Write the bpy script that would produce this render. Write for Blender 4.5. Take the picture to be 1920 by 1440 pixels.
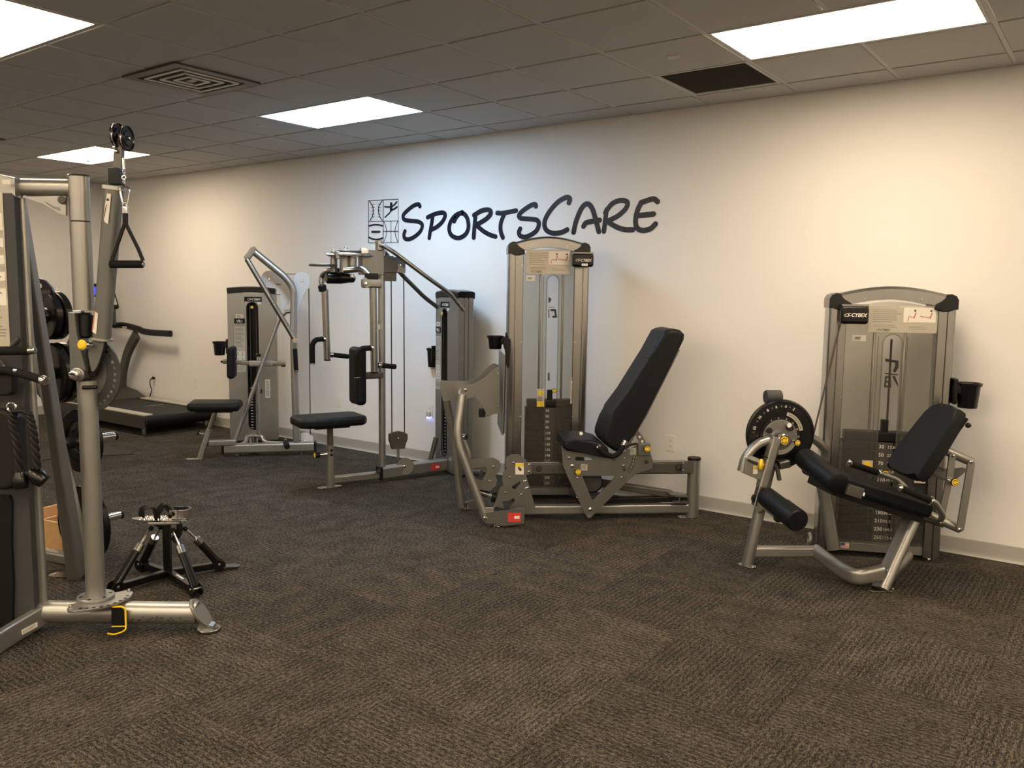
import bpy, bmesh, math, random
from mathutils import Vector as V, Matrix
random.seed(7)
for o in list(bpy.data.objects): bpy.data.objects.remove(o)
SC = bpy.context.scene
COL = SC.collection
# ---------------------------------------------------------------- camera
FPX = 1575.76; YAW = 0.636074; PIT = -0.107202; ROL = 0.01272; HC = 1.5501; HCEIL = 2.8816; WALLY = 5.6743
_f = V((-math.sin(YAW)*math.cos(PIT), math.cos(YAW)*math.cos(PIT), math.sin(PIT)))
_r0 = V((math.cos(YAW), math.sin(YAW), 0)); _u0 = _r0.cross(_f)
_r = _r0*math.cos(ROL)+_u0*math.sin(ROL); _u = -_r0*math.sin(ROL)+_u0*math.cos(ROL)
CAM = V((0, 0, HC))
cd = bpy.data.cameras.new('camera'); cam = bpy.data.objects.new('camera', cd); COL.objects.link(cam)
cd.sensor_width = 36; cd.lens = FPX/1920*36; cd.clip_start = .05; cd.clip_end = 100
cam.matrix_world = Matrix(((_r.x, _u.x, -_f.x, 0), (_r.y, _u.y, -_f.y, 0), (_r.z, _u.z, -_f.z, HC), (0, 0, 0, 1)))
SC.camera = cam
# ---------------------------------------------------------------- light level
vs = SC.view_settings
vs.view_transform = 'Standard'; vs.look = 'None'; vs.gamma = 1; vs.use_curve_mapping = False; vs.exposure = 0.0
w = bpy.data.worlds.new('world'); SC.world = w; w.use_nodes = True
w.node_tree.nodes['Background'].inputs[0].default_value = (.5, .5, .5, 1)
w.node_tree.nodes['Background'].inputs[1].default_value = 0.0
WARM = (1.0, .80, .565); COOL = (.66, .92, 1.22); LAMP = 24.0
# ---------------------------------------------------------------- pixel -> place
def ray(q): return _f*FPX+_r*(q[0]-960)-_u*(q[1]-720)
def G(q, z=0.0):
    d = ray(q); return CAM+d*((z-HC)/d.z)
def WP(q, y=WALLY):
    d = ray(q); return CAM+d*(y/d.y)
def crop(x, y, s): return lambda X, Y: (x+X/s, y+Y/s)
class Frame:
    def __init__(s, o, ang):
        a = math.radians(ang); s.o = V((o[0], o[1], 0)); s.u = V((math.cos(a), math.sin(a), 0)); s.n = V((math.sin(a), -math.cos(a), 0))
    def P(s, q, off=0.0):
        d = ray(q); c = s.o+s.n*off; return CAM+d*(((c-CAM).dot(s.n))/d.dot(s.n))
    def at(s, a, off, z): return s.o+s.u*a+s.n*off+V((0, 0, z))
    def sz(s, q, off=0.0):
        p = s.P(q, off); return ((p-s.o).dot(s.u), p.z)
def proj(p):
    d = p-CAM; z = d.dot(_f)
    if z < .05: return None
    return (960+FPX*d.dot(_r)/z, 720-FPX*d.dot(_u)/z)
Z = V((0, 0, 1))
# ---------------------------------------------------------------- materials
MATS = {}
def mat(name, col, rough=.5, metal=0.0, spec=None, emit=None, es=0, coat=0, bump=None, noise=None):
    m = bpy.data.materials.new(name); m.use_nodes = True; nt = m.node_tree; b = nt.nodes['Principled BSDF']
    b.inputs['Base Color'].default_value = (*col, 1); b.inputs['Roughness'].default_value = rough; b.inputs['Metallic'].default_value = metal
    if spec is not None: b.inputs['Specular IOR Level'].default_value = spec
    if coat: b.inputs['Coat Weight'].default_value = coat; b.inputs['Coat Roughness'].default_value = .15
    if emit: b.inputs['Emission Color'].default_value = (*emit, 1); b.inputs['Emission Strength'].default_value = es
    tc = nt.nodes.new('ShaderNodeTexCoord')
    if noise:      # (scale, amount): slow variation of colour
        n = nt.nodes.new('ShaderNodeTexNoise'); n.inputs['Scale'].default_value = noise[0]; n.inputs['Detail'].default_value = 3
        nt.links.new(tc.outputs['Object'], n.inputs['Vector'])
        r = nt.nodes.new('ShaderNodeMapRange'); r.inputs['To Min'].default_value = 1-noise[1]; r.inputs['To Max'].default_value = 1+noise[1]
        nt.links.new(n.outputs['Fac'], r.inputs['Value'])
        x = nt.nodes.new('ShaderNodeVectorMath'); x.operation = 'SCALE'; x.inputs[0].default_value = col
        nt.links.new(r.outputs[0], x.inputs['Scale']); nt.links.new(x.outputs[0], b.inputs['Base Color'])
    if bump:       # (scale, strength, distance)
        n = nt.nodes.new('ShaderNodeTexNoise'); n.inputs['Scale'].default_value = bump[0]; n.inputs['Detail'].default_value = 4
        nt.links.new(tc.outputs['Object'], n.inputs['Vector'])
        bp = nt.nodes.new('ShaderNodeBump'); bp.inputs['Strength'].default_value = bump[1]; bp.inputs['Distance'].default_value = bump[2]
        nt.links.new(n.outputs['Fac'], bp.inputs['Height']); nt.links.new(bp.outputs[0], b.inputs['Normal'])
    MATS[name] = m; return m
mat('silver', (.33, .325, .305), .36, .78, noise=(9, .07), bump=(380, .08, .001))
mat('alu', (.335, .328, .312), .27, 1.0, noise=(4, .05))
mat('plate_steel', (.235, .232, .222), .38, .9, noise=(6, .06))
mat('arm_grey', (.125, .127, .12), .45, .45, noise=(6, .06))
mat('tread_grey', (.048, .044, .037), .5, .1, noise=(8, .08))
mat('chrome', (.75, .74, .72), .13, 1.0, noise=(20, .03))
mat('dark_steel', (.11, .105, .095), .42, .6, noise=(8, .08))
mat('slate', (.035, .037, .040), .55, .1, noise=(6, .08))
mat('black', (.006, .006, .0065), .42, spec=.28, noise=(20, .2))
mat('gloss_black', (.004, .004, .0045), .24, spec=.4, noise=(20, .2))
mat('rubber', (.008, .0075, .007), .62, spec=.25, noise=(60, .3), bump=(300, .3, .001))
mat('foam', (.006, .006, .006), .8, spec=.2, noise=(90, .4), bump=(400, .4, .001))
mat('vinyl', (.0035, .0044, .006), .5, spec=.24, noise=(5, .15), bump=(500, .12, .0006))
mat('yellow', (.80, .55, .02), .4, noise=(15, .06))
mat('yellow_label', (.75, .56, .05), .5, noise=(15, .08))
mat('red', (.62, .035, .03), .45, noise=(15, .08))
mat('white', (.72, .69, .62), .5, noise=(12, .05))
mat('label', (.50, .48, .43), .42, .2, noise=(10, .06))
mat('print', (.05, .045, .04), .6, noise=(30, .1))
mat('print_grey', (.22, .21, .19), .6, noise=(30, .1))
mat('skin_print', (.45, .13, .09), .6, noise=(30, .2))
mat('blue_print', (.05, .06, .16), .6, noise=(30, .2))
mat('placard', (.47, .44, .37), .38, .35, noise=(8, .05))
mat('belt', (.035, .024, .016), .6, noise=(40, .2))
mat('wood', (.50, .30, .13), .55, noise=(25, .2))
mat('tread', (.012, .012, .011), .75, noise=(60, .3), bump=(600, .4, .001))
mat('bronze_grey', (.085, .078, .066), .45, .3, noise=(8, .08))
mat('navy', (.0075, .010, .022), .32, spec=.35, noise=(6, .2))
mat('pale_guard', (.56, .55, .53), .5, noise=(5, .05))
mat('screen_blue', (.02, .02, .5), .4, emit=(.05, .07, 1.0), es=1.2, noise=(30, .2))
mat('night_glow', (.3, .35, 1), .3, emit=(.25, .35, 1.0), es=9, noise=(30, .05))
mat('wall_paint', (.77, .755, .73), .62, noise=(.8, .012), bump=(160, .10, .001))
mat('base_vinyl', (.40, .385, .35), .42, noise=(3, .03))
mat('tile_white', (.50, .497, .487), .85, noise=(140, .08), bump=(220, .35, .002))
mat('grid_white', (.57, .565, .55), .5, noise=(6, .03))
mat('vent_dark', (.035, .032, .03), .7, noise=(30, .2))
mat('grille', (.11, .10, .09), .6, noise=(300, .4), bump=(500, .6, .002))
mat('plastic_white', (.74, .72, .66), .4, noise=(9, .03))
for nm, c in (('lamp_warm', WARM), ('lamp_cool', COOL)):
    mat(nm, (.8, .8, .8), .5, emit=c, es=LAMP)
def acrylic(name, tint, fac, col):
    m = bpy.data.materials.new(name); m.use_nodes = True; nt = m.node_tree; b = nt.nodes['Principled BSDF']
    b.inputs['Roughness'].default_value = .22
    n = nt.nodes.new('ShaderNodeTexNoise'); n.inputs['Scale'].default_value = 3
    tc = nt.nodes.new('ShaderNodeTexCoord'); nt.links.new(tc.outputs['Object'], n.inputs['Vector'])
    rr = nt.nodes.new('ShaderNodeMapRange'); rr.inputs['To Min'].default_value = .93; rr.inputs['To Max'].default_value = 1.07
    x = nt.nodes.new('ShaderNodeVectorMath'); x.operation = 'SCALE'; x.inputs[0].default_value = col
    nt.links.new(n.outputs['Fac'], rr.inputs['Value']); nt.links.new(rr.outputs[0], x.inputs['Scale']); nt.links.new(x.outputs[0], b.inputs['Base Color'])
    t = nt.nodes.new('ShaderNodeBsdfTransparent'); t.inputs[0].default_value = (*tint, 1)
    mx = nt.nodes.new('ShaderNodeMixShader'); mx.inputs[0].default_value = fac
    nt.links.new(t.outputs[0], mx.inputs[1]); nt.links.new(b.outputs[0], mx.inputs[2])
    nt.links.new(mx.outputs[0], nt.nodes['Material Output'].inputs[0]); MATS[name] = m
acrylic('acrylic', (.88, .87, .84), .08, (.34, .33, .31))
acrylic('acrylic_clear', (.93, .92, .90), .10, (.5, .5, .48))
def carpet():
    m = bpy.data.materials.new('carpet'); m.use_nodes = True; nt = m.node_tree; b = nt.nodes['Principled BSDF']; L = nt.links.new; N = nt.nodes.new
    b.inputs['Roughness'].default_value = .95; b.inputs['Specular IOR Level'].default_value = .12
    tc = N('ShaderNodeTexCoord'); oi = N('ShaderNodeObjectInfo')
    add = N('ShaderNodeVectorMath'); add.operation = 'MULTIPLY_ADD'; add.inputs[1].default_value = (1, 1, 1)
    cmb = N('ShaderNodeVectorMath'); cmb.operation = 'SCALE'; cmb.inputs[0].default_value = (37.0, 11.0, 0); L(oi.outputs['Random'], cmb.inputs['Scale'])
    L(tc.outputs['Object'], add.inputs[0]); L(cmb.outputs[0], add.inputs[2])
    def noise(sx, sy, det=2, rough=.5):
        mp = N('ShaderNodeMapping'); mp.inputs['Scale'].default_value = (sx, sy, 1); L(add.outputs[0], mp.inputs['Vector'])
        n = N('ShaderNodeTexNoise'); n.inputs['Scale'].default_value = 1; n.inputs['Detail'].default_value = det; n.inputs['Roughness'].default_value = rough; L(mp.outputs[0], n.inputs['Vector']); return n
    n1 = noise(48, 125, 3, .7)      # streaks along local x
    n2 = noise(5, 9, 2)             # broad mottling
    n3 = noise(190, 260, 2, .6)         # loop grain
    wv = N('ShaderNodeTexWave'); wv.bands_direction = 'Y'; wv.inputs['Scale'].default_value = 11.5; wv.inputs['Distortion'].default_value = 3.2; wv.inputs['Detail'].default_value = 3; wv.inputs['Detail Scale'].default_value = 9
    L(add.outputs[0], wv.inputs['Vector'])
    s1 = N('ShaderNodeMath'); s1.operation = 'MULTIPLY_ADD'; s1.inputs[1].default_value = 1.25; L(n1.outputs['Fac'], s1.inputs[0])
    s2 = N('ShaderNodeMath'); s2.operation = 'MULTIPLY_ADD'; s2.inputs[1].default_value = .26; L(n2.outputs['Fac'], s2.inputs[0]); s2.inputs[2].default_value = -.70
    L(s2.outputs[0], s1.inputs[2])
    s3 = N('ShaderNodeMath'); s3.operation = 'MULTIPLY_ADD'; s3.inputs[1].default_value = .10; L(wv.outputs['Fac'], s3.inputs[0]); L(s1.outputs[0], s3.inputs[2])
    s4 = N('ShaderNodeMath'); s4.operation = 'MULTIPLY_ADD'; s4.inputs[1].default_value = .95; L(n3.outputs['Fac'], s4.inputs[0]); L(s3.outputs[0], s4.inputs[2])
    cr = N('ShaderNodeValToRGB'); L(s4.outputs[0], cr.inputs[0])
    e = cr.color_ramp.elements; e[0].position = .30; e[0].color = (.010, .0085, .007, 1); e[1].position = .80; e[1].color = (.165, .144, .117, 1)
    k = e.new(.52); k.color = (.038, .0325, .0265, 1)
    hv = N('ShaderNodeHueSaturation'); L(cr.outputs[0], hv.inputs['Color'])
    rv = N('ShaderNodeMapRange'); rv.inputs['To Min'].default_value = .86; rv.inputs['To Max'].default_value = 1.14; L(oi.outputs['Random'], rv.inputs['Value']); L(rv.outputs[0], hv.inputs['Value'])
    L(hv.outputs[0], b.inputs['Base Color'])
    h = N('ShaderNodeMath'); h.operation = 'MULTIPLY_ADD'; h.inputs[1].default_value = .8; L(wv.outputs['Fac'], h.inputs[0]); L(n3.outputs['Fac'], h.inputs[2])
    bp = N('ShaderNodeBump'); bp.inputs['Strength'].default_value = 1.0; bp.inputs['Distance'].default_value = .008; L(h.outputs[0], bp.inputs['Height']); L(bp.outputs[0], b.inputs['Normal'])
    MATS['carpet'] = m
carpet()
# ---------------------------------------------------------------- objects
CUR = [None]
def thing(name, label, cat, loc, group=None):
    o = bpy.data.objects.new(name, None); COL.objects.link(o); o.location = loc; o.empty_display_size = .1
    o['label'] = label; o['category'] = cat
    if group: o['group'] = group
    CUR[0] = o; return o
def wloc(o):
    p = V(o.location)
    while o.parent: o = o.parent; p += V(o.location)
    return p
def mesh_from(bm, name, m, origin, smooth=True, ang=38):
    bmesh.ops.recalc_face_normals(bm, faces=bm.faces)
    for v in bm.verts: v.co -= origin
    me = bpy.data.meshes.new(name); bm.to_mesh(me); bm.free()
    me.materials.append(MATS[m])
    if smooth:
        me.polygons.foreach_set('use_smooth', [True]*len(me.polygons)); me.set_sharp_from_angle(angle=math.radians(ang))
    return me
def wn_mod(o):
    if len(o.data.polygons) > 6: m = o.modifiers.new('weighted_normal', 'WEIGHTED_NORMAL'); m.keep_sharp = True; m.weight = 80
def part(name, bm, m, parent=None, label=None):
    parent = parent or CUR[0]
    o = bpy.data.objects.new(name, mesh_from(bm, name, m, wloc(parent))); COL.objects.link(o); o.parent = parent; wn_mod(o)
    if label: o['label'] = label
    return o
def single(name, bm, m, label, cat, loc=None, group=None, kind=None):
    if loc is None:
        cs = [v.co for v in bm.verts]; loc = V((sum(c.x for c in cs)/len(cs), sum(c.y for c in cs)/len(cs), min(c.z for c in cs)))
    o = bpy.data.objects.new(name, mesh_from(bm, name, m, V(loc))); COL.objects.link(o); o.location = loc; wn_mod(o)
    if kind: o['kind'] = kind
    if label: o['label'] = label
    if cat: o['category'] = cat
    if group: o['group'] = group
    return o
B = bmesh.new
# ---------------------------------------------------------------- shapes (all take a bmesh and world points)
def box(bm, c, ax, ay, az, bev=0.0, seg=2):
    """box at c, half extents as vectors ax, ay, az"""
    c = V(c); ax = V(ax); ay = V(ay); az = V(az)
    vs = [bm.verts.new(c+ax*i+ay*j+az*k) for i in (-1, 1) for j in (-1, 1) for k in (-1, 1)]
    fs = [bm.faces.new([vs[i] for i in q]) for q in ((0, 1, 3, 2), (4, 6, 7, 5), (0, 4, 5, 1), (2, 3, 7, 6), (0, 2, 6, 4), (1, 5, 7, 3))]
    if bev:
        es = list({e for f in fs for e in f.edges})
        bmesh.ops.bevel(bm, geom=es, offset=bev, segments=seg, profile=.5, affect='EDGES')
    return bm
def fillet(pts, r, n=5):
    if r <= 0 or len(pts) < 3: return [V(p) for p in pts]
    out = [V(pts[0])]
    for a, b, c in zip(pts, pts[1:], pts[2:]):
        a, b, c = V(a), V(b), V(c); d1 = a-b; d2 = c-b
        t = min(r, d1.length*.48, d2.length*.48); p = b+d1.normalized()*t; q = b+d2.normalized()*t
        for i in range(n+1):
            s = i/n; out.append(p*(1-s)**2+b*2*s*(1-s)+q*s*s)
    out.append(V(pts[-1])); return out
def circ(r, n=12): return [(r*math.cos(2*math.pi*i/n), r*math.sin(2*math.pi*i/n)) for i in range(n)]
def rrect(w, h, r, n=3):
    o = []
    for cx, cy, a0 in ((w/2-r, h/2-r, 0), (-w/2+r, h/2-r, 90), (-w/2+r, -h/2+r, 180), (w/2-r, -h/2+r, 270)):
        for i in range(n+1):
            a = math.radians(a0+90*i/n); o.append((cx+r*math.cos(a), cy+r*math.sin(a)))
    return o
def sweep(bm, pts, sec, up=None, caps=True, scale=None):
    """sec: list of (a, b): a along side, b along up"""
    pts = [V(p) for p in pts]; n = len(pts); rings = []
    t0 = (pts[1]-pts[0]).normalized()
    upv = V(up) if up is not None else (Z if abs(t0.z) < .9 else V((1, 0, 0)))
    prev = None
    for i, p in enumerate(pts):
        if i == 0: t = pts[1]-pts[0]
        elif i == n-1: t = pts[-1]-pts[-2]
        else: t = (pts[i+1]-p).normalized()+(p-pts[i-1]).normalized()
        t = t.normalized()
        if up is None and prev is not None: upv = prev
        u = upv-t*upv.dot(t)
        if u.length < 1e-6: u = t.orthogonal()
        u.normalize(); s = t.cross(u); prev = u
        k = scale[i] if scale else 1
        rings.append([bm.verts.new(p+s*a*k+u*b*k) for a, b in sec])
    m = len(sec)
    for r1, r2 in zip(rings, rings[1:]):
        for j in range(m): bm.faces.new((r1[j], r1[(j+1) % m], r2[(j+1) % m], r2[j]))
    if caps: bm.faces.new(rings[0][::-1]); bm.faces.new(rings[-1])
    return bm
def tube(bm, pts, r, bend=0, n=14, up=None, caps=True): return sweep(bm, fillet(pts, bend, 6), circ(r, n), up, caps)
def rtube(bm, pts, w, h, bend=0, up=None, rad=None): return sweep(bm, fillet(pts, bend, 6), rrect(w, h, rad or min(w, h)*.22), up)
def lathe(bm, prof, c, axis, n=24):
    """prof: (radius, height along axis)"""
    ax = V(axis).normalized(); s = ax.orthogonal().normalized(); t = ax.cross(s); c = V(c); rings = []
    for r, h in prof:
        rings.append([bm.verts.new(c+ax*h+(s*math.cos(2*math.pi*i/n)+t*math.sin(2*math.pi*i/n))*max(r, 1e-5)) for i in range(n)])
    for a, b in zip(rings, rings[1:]):
        for j in range(n): bm.faces.new((a[j], a[(j+1) % n], b[(j+1) % n], b[j]))
    bm.faces.new(rings[0][::-1]); bm.faces.new(rings[-1]); return bm
def cyl(bm, a, b, r, n=16, bev=0.0):
    a = V(a); b = V(b); h = (b-a).length; e = min(bev, h*.45, r*.6)
    prof = [(r, 0), (r, h)] if not e else [(r-e, 0), (r, e), (r, h-e), (r-e, h)]
    return lathe(bm, prof, a, b-a, n)
def ring(bm, c, axis, R, r, n=24, k=8):
    ax = V(axis).normalized(); s = ax.orthogonal().normalized(); t = ax.cross(s)
    pts = [V(c)+(s*math.cos(2*math.pi*i/n)+t*math.sin(2*math.pi*i/n))*R for i in range(n)]
    rr = []
    for p in pts:
        o = (p-V(c)).normalized(); rr.append([bm.verts.new(p+(o*math.cos(2*math.pi*j/k)+ax*math.sin(2*math.pi*j/k))*r) for j in range(k)])
    for i in range(n):
        a, b = rr[i], rr[(i+1) % n]
        for j in range(k): bm.faces.new((a[j], a[(j+1) % k], b[(j+1) % k], b[j]))
    return bm
def chaikin(pts, it=2):
    for _ in range(it):
        o = []
        for a, b in zip(pts, pts[1:]+pts[:1]): o += [a*.75+b*.25, a*.25+b*.75]
        pts = o
    return pts
def plate(bm, out, thick, holes=(), smooth=0, bev=0.0, seg=2, center=True):
    """out: coplanar world points; thick: extrusion vector, centred on the outline"""
    thick = V(thick); loops = [chaikin([V(p) for p in out], smooth) if smooth else [V(p) for p in out]]
    for h in holes: loops.append(chaikin([V(p) for p in h], smooth) if smooth else [V(p) for p in h])
    sh = -thick/2 if center else V((0, 0, 0)); all_f = []
    sides = []
    A = [[bm.verts.new(p+sh) for p in lp] for lp in loops]; C = [[bm.verts.new(p+sh+thick) for p in lp] for lp in loops]
    for a, c in zip(A, C):
        n = len(a)
        for i in range(n): sides.append(bm.faces.new((a[i], a[(i+1) % n], c[(i+1) % n], c[i])))
    if len(loops) == 1:
        f1 = bm.faces.new(A[0][::-1]); f2 = bm.faces.new(C[0])
        if bev:
            es = list(set(f1.edges) | set(f2.edges))
            bmesh.ops.bevel(bm, geom=es, offset=bev, segments=seg, profile=.5, affect='EDGES')
    else:
        for S in (A, C):
            es = [bm.edges.get((lp[i], lp[(i+1) % len(lp)])) for lp in S for i in range(len(lp))]
            bmesh.ops.triangle_fill(bm, use_beauty=True, edges=es, normal=thick.normalized())
    return bm
def ngon(c, u, v, r, n=20, a0=0, a1=360, r2=None):
    m = n if abs(a1-a0) >= 360 else n+1
    return [V(c)+V(u)*(r*math.cos(math.radians(a0+(a1-a0)*i/n)))+V(v)*((r2 or r)*math.sin(math.radians(a0+(a1-a0)*i/n))) for i in range(m)]
def capsule(c, u, v, w, h, n=8):
    """upright slot outline, w wide, h tall"""
    r = w/2; c = V(c); u = V(u); v = V(v)
    return [c+v*(h/2-r)+(u*math.cos(math.pi*i/n)+v*math.sin(math.pi*i/n))*r for i in range(n+1)] + \
           [c-v*(h/2-r)-(u*math.cos(math.pi*i/n)+v*math.sin(math.pi*i/n))*r for i in range(n+1)]
def ribbon(bm, pts, w, nrm, th=.0015):
    """flat brush stroke of width w lying on a plane with normal nrm, round ends"""
    pts = [V(p) for p in pts]; nrm = V(nrm); n = len(pts)
    L, R = [], []
    for i, p in enumerate(pts):
        t = (pts[min(i+1, n-1)]-pts[max(i-1, 0)]).normalized(); s = nrm.cross(t).normalized()
        L.append(p+s*w/2); R.append(p-s*w/2)
    def cap(p, t):
        s = nrm.cross(t).normalized(); return [p+(s*math.cos(a)+t*math.sin(a))*w/2 for a in [math.pi*k/8 for k in range(1, 8)]]
    te = (pts[-1]-pts[-2]).normalized(); ts = (pts[0]-pts[1]).normalized()
    def quadstrip(o):
        l = [bm.verts.new(p+o) for p in L]; r = [bm.verts.new(p+o) for p in R]
        ce = [bm.verts.new(p+o) for p in cap(pts[-1], te)]; cs = [bm.verts.new(p+o) for p in cap(pts[0], ts)]
        for i in range(n-1): bm.faces.new((l[i], r[i], r[i+1], l[i+1]))
        bm.faces.new([l[-1]]+ce+[r[-1]]); bm.faces.new([r[0]]+cs+[l[0]])
        return l+ce+r[::-1]+cs
    a = quadstrip(nrm*th); b = quadstrip(nrm*0)
    m = len(a)
    for i in range(m): bm.faces.new((a[i], a[(i+1) % m], b[(i+1) % m], b[i]))
    return bm
def spline(pts, k=6):
    pts = [V(p) for p in pts]
    if len(pts) < 3: return pts
    e = [pts[0]*2-pts[1]]+pts+[pts[-1]*2-pts[-2]]; o = []
    for i in range(1, len(e)-2):
        a, b, c, d = e[i-1:i+3]
        for j in range(k):
            t = j/k; o.append(.5*((2*b)+(c-a)*t+(2*a-5*b+4*c-d)*t*t+(3*b-a-3*c+d)*t**3))
    o.append(pts[-1]); return o
def text(bm, s, size, org, u, v, shear=0.0, bold=0.0, ext=.0004, align='LEFT', xs=1.0):
    cu = bpy.data.curves.new('t', 'FONT'); cu.body = s; cu.size = size; cu.shear = shear; cu.offset = bold*size; cu.extrude = ext; cu.align_x = align; cu.resolution_u = 2
    ob = bpy.data.objects.new('t', cu); COL.objects.link(ob)
    me = bpy.data.meshes.new_from_object(ob); u = V(u).normalized(); v = V(v).normalized(); n = u.cross(v)
    M = Matrix(((u.x*xs, v.x, n.x, org[0]), (u.y*xs, v.y, n.y, org[1]), (u.z*xs, v.z, n.z, org[2]), (0, 0, 0, 1)))
    me.transform(M); bm.from_mesh(me)
    bpy.data.objects.remove(ob); bpy.data.curves.remove(cu); bpy.data.meshes.remove(me); return bm
def rect(bm, c, u, v, w, h, n, th=.0012):
    """thin sticker w x h on a face with normal n"""
    u = V(u).normalized(); v = V(v).normalized(); n = V(n).normalized(); return box(bm, V(c)+n*(th/2), u*w/2, v*h/2, n*th/2)
def bars(bm, c, u, v, w, h, n, rows, fill=.5, seed=1):
    """lines of small print"""
    rd = random.Random(seed); u = V(u).normalized(); v = V(v).normalized(); n = V(n).normalized()
    for i in range(rows):
        y = h/2-h*(i+.5)/rows; k = w*rd.uniform(.6, 1); x = -w/2+k/2
        rect(bm, V(c)+u*x+v*y, u, v, k, h/rows*fill, n, .0006)
    return bm
def brand(parent, c, u, v, n, hgt, m='white'):
    """CYBEX word with its orbit mark, centred on c"""
    u = V(u).normalized(); v = V(v).normalized(); n = V(n).normalized(); c = V(c)+n*.0006
    bm = B(); text(bm, 'CYBEX', hgt*1.36, c-v*hgt*.5-u*hgt*1.25, u, v, shear=.28, bold=.022, xs=.92)
    o = c-u*hgt*2.0
    pts = [o+u*(hgt*.95*math.cos(a))+v*(hgt*.36*math.sin(a)+hgt*.18*math.cos(a)) for a in [math.radians(35+i*15) for i in range(20)]]
    ribbon(bm, pts, hgt*.12, n, .0006)
    plate(bm, ngon(o+u*hgt*.15+v*hgt*.02, u, v, hgt*.18, 12), n*.0006)
    return part('brand_lettering', bm, m, parent)
# ================================================================ ROOM
XL, XR, YB = -10.75, 6.6, -6.6
T2 = .6096; GX0 = -5.5298; GY0 = 5.3592     # ceiling grid
def struct(name, bm, m, label=None):
    o = single(name, bm, m, label, None, loc=(0, 0, 0), kind='structure'); return o
def slab(name, lo, hi, m, label=None):
    bm = B(); c = (V(lo)+V(hi))/2; h = (V(hi)-V(lo))/2
    box(bm, c, (h.x, 0, 0), (0, h.y, 0), (0, 0, h.z)); return struct(name, bm, m, label)
WB = slab('wall_back', (XL-.1, WALLY, -.05), (XR+.1, WALLY+.12, HCEIL+.1), 'wall_paint', 'long off white painted wall behind the machines')
slab('wall_left', (XL-.12, YB-.1, -.05), (XL, WALLY, HCEIL+.1), 'wall_paint', 'off white end wall beyond the treadmill')
slab('wall_right', (XR, YB-.1, -.05), (XR+.12, WALLY, HCEIL+.1), 'wall_paint', 'off white end wall')
slab('wall_front', (XL, YB-.12, -.05), (XR, YB, HCEIL+.1), 'wall_paint', 'off white wall opposite the machines')
def baseboard(name, a, b, n):
    a = V(a); b = V(b); n = V(n)*-1; bm = B()
    sec = [(0, 0), (.020, 0), (.018, .004), (.008, .014), (.005, .03), (.005, .094), (.002, .1), (0, .1)]
    d = (b-a).normalized(); vs = [[bm.verts.new(p-n*x+Z*z) for x, z in sec] for p in (a, b)]
    for i in range(len(sec)): bm.faces.new((vs[0][i], vs[0][(i+1) % len(sec)], vs[1][(i+1) % len(sec)], vs[1][i]))
    bm.faces.new(vs[0]); bm.faces.new(vs[1][::-1]); struct(name, bm, 'base_vinyl')
baseboard('baseboard_back', (XL, WALLY, 0), (XR, WALLY, 0), (0, -1, 0))
baseboard('baseboard_left', (XL, YB, 0), (XL, WALLY, 0), (1, 0, 0))
# floor: slab and carpet tiles laid quarter-turn
FL = slab('floor', (XL-.1, YB-.1, -.12), (XR+.1, WALLY+.1, -.0075), 'carpet', 'brown and taupe carpet tile floor laid quarter turn')
CT = .600; CX0 = -.98; CY0 = 2.895
bm = B(); box(bm, (0, 0, -.004), (CT/2-.0002, 0, 0), (0, CT/2-.0002, 0), (0, 0, .004), .0012, 1)
tile_me = mesh_from(bm, 'carpet_tile', 'carpet', V((0, 0, 0)))
def inframe(ps, mx=30):
    for p in ps:
        q = proj(p)
        if q and -mx < q[0] < 1920+mx and -mx < q[1] < 1440+mx: return True
    return False
cells = []
for i in range(-20, 16):
    for j in range(-18, 8):
        x0 = CX0+i*CT; y0 = CY0+j*CT; x1 = x0+CT; y1 = y0+CT
        if x1 < XL+.02 or x0 > XR-.02 or y1 < YB+.02 or y0 > WALLY-.02: continue
        cells.append((i, j, x0, y0, x1, y1))
rest = []
for i, j, x0, y0, x1, y1 in cells:
    full = x0 > XL and x1 < XR and y0 > YB and y1 < WALLY
    vis = inframe([V((x, y, 0)) for x in (x0, (x0+x1)/2, x1) for y in (y0, (y0+y1)/2, y1)])
    if not vis: rest.append((i, j, max(x0, XL), max(y0, YB), min(x1, XR), min(y1, WALLY))); continue
    o = bpy.data.objects.new('carpet_tile', tile_me)
    if not full:
        a0, b0, a1, b1 = max(x0, XL), max(y0, YB), min(x1, XR), min(y1, WALLY)
        bm = B(); rot = (i+j) % 2
        cx, cy = (x0+x1)/2, (y0+y1)/2
        c2 = [(a0-cx, b0-cy), (a1-cx, b1-cy)]
        if rot: c2 = [(c2[0][1], -c2[1][0]), (c2[1][1], -c2[0][0])]
        box(bm, ((c2[0][0]+c2[1][0])/2, (c2[0][1]+c2[1][1])/2, -.004), ((c2[1][0]-c2[0][0])/2, 0, 0), (0, (c2[1][1]-c2[0][1])/2, 0), (0, 0, .004))
        o = bpy.data.objects.new('carpet_tile', mesh_from(bm, 'carpet_tile', 'carpet', V((0, 0, 0))))
    COL.objects.link(o); o.parent = FL; o.location = ((x0+x1)/2, (y0+y1)/2, -random.Random(i*31+j).uniform(0, .0007))
    o.rotation_euler = (0, 0, math.pi/2 if (i+j) % 2 else 0)
bm = B()
for i, j, a0, b0, a1, b1 in rest:
    box(bm, ((a0+a1)/2, (b0+b1)/2, -.004), ((a1-a0)/2-.0006, 0, 0), (0, (b1-b0)/2-.0006, 0), (0, 0, .004))
o = single('carpet_tile_rest', bm, 'carpet', None, None, loc=(0, 0, 0), kind='stuff'); o.parent = FL
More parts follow.
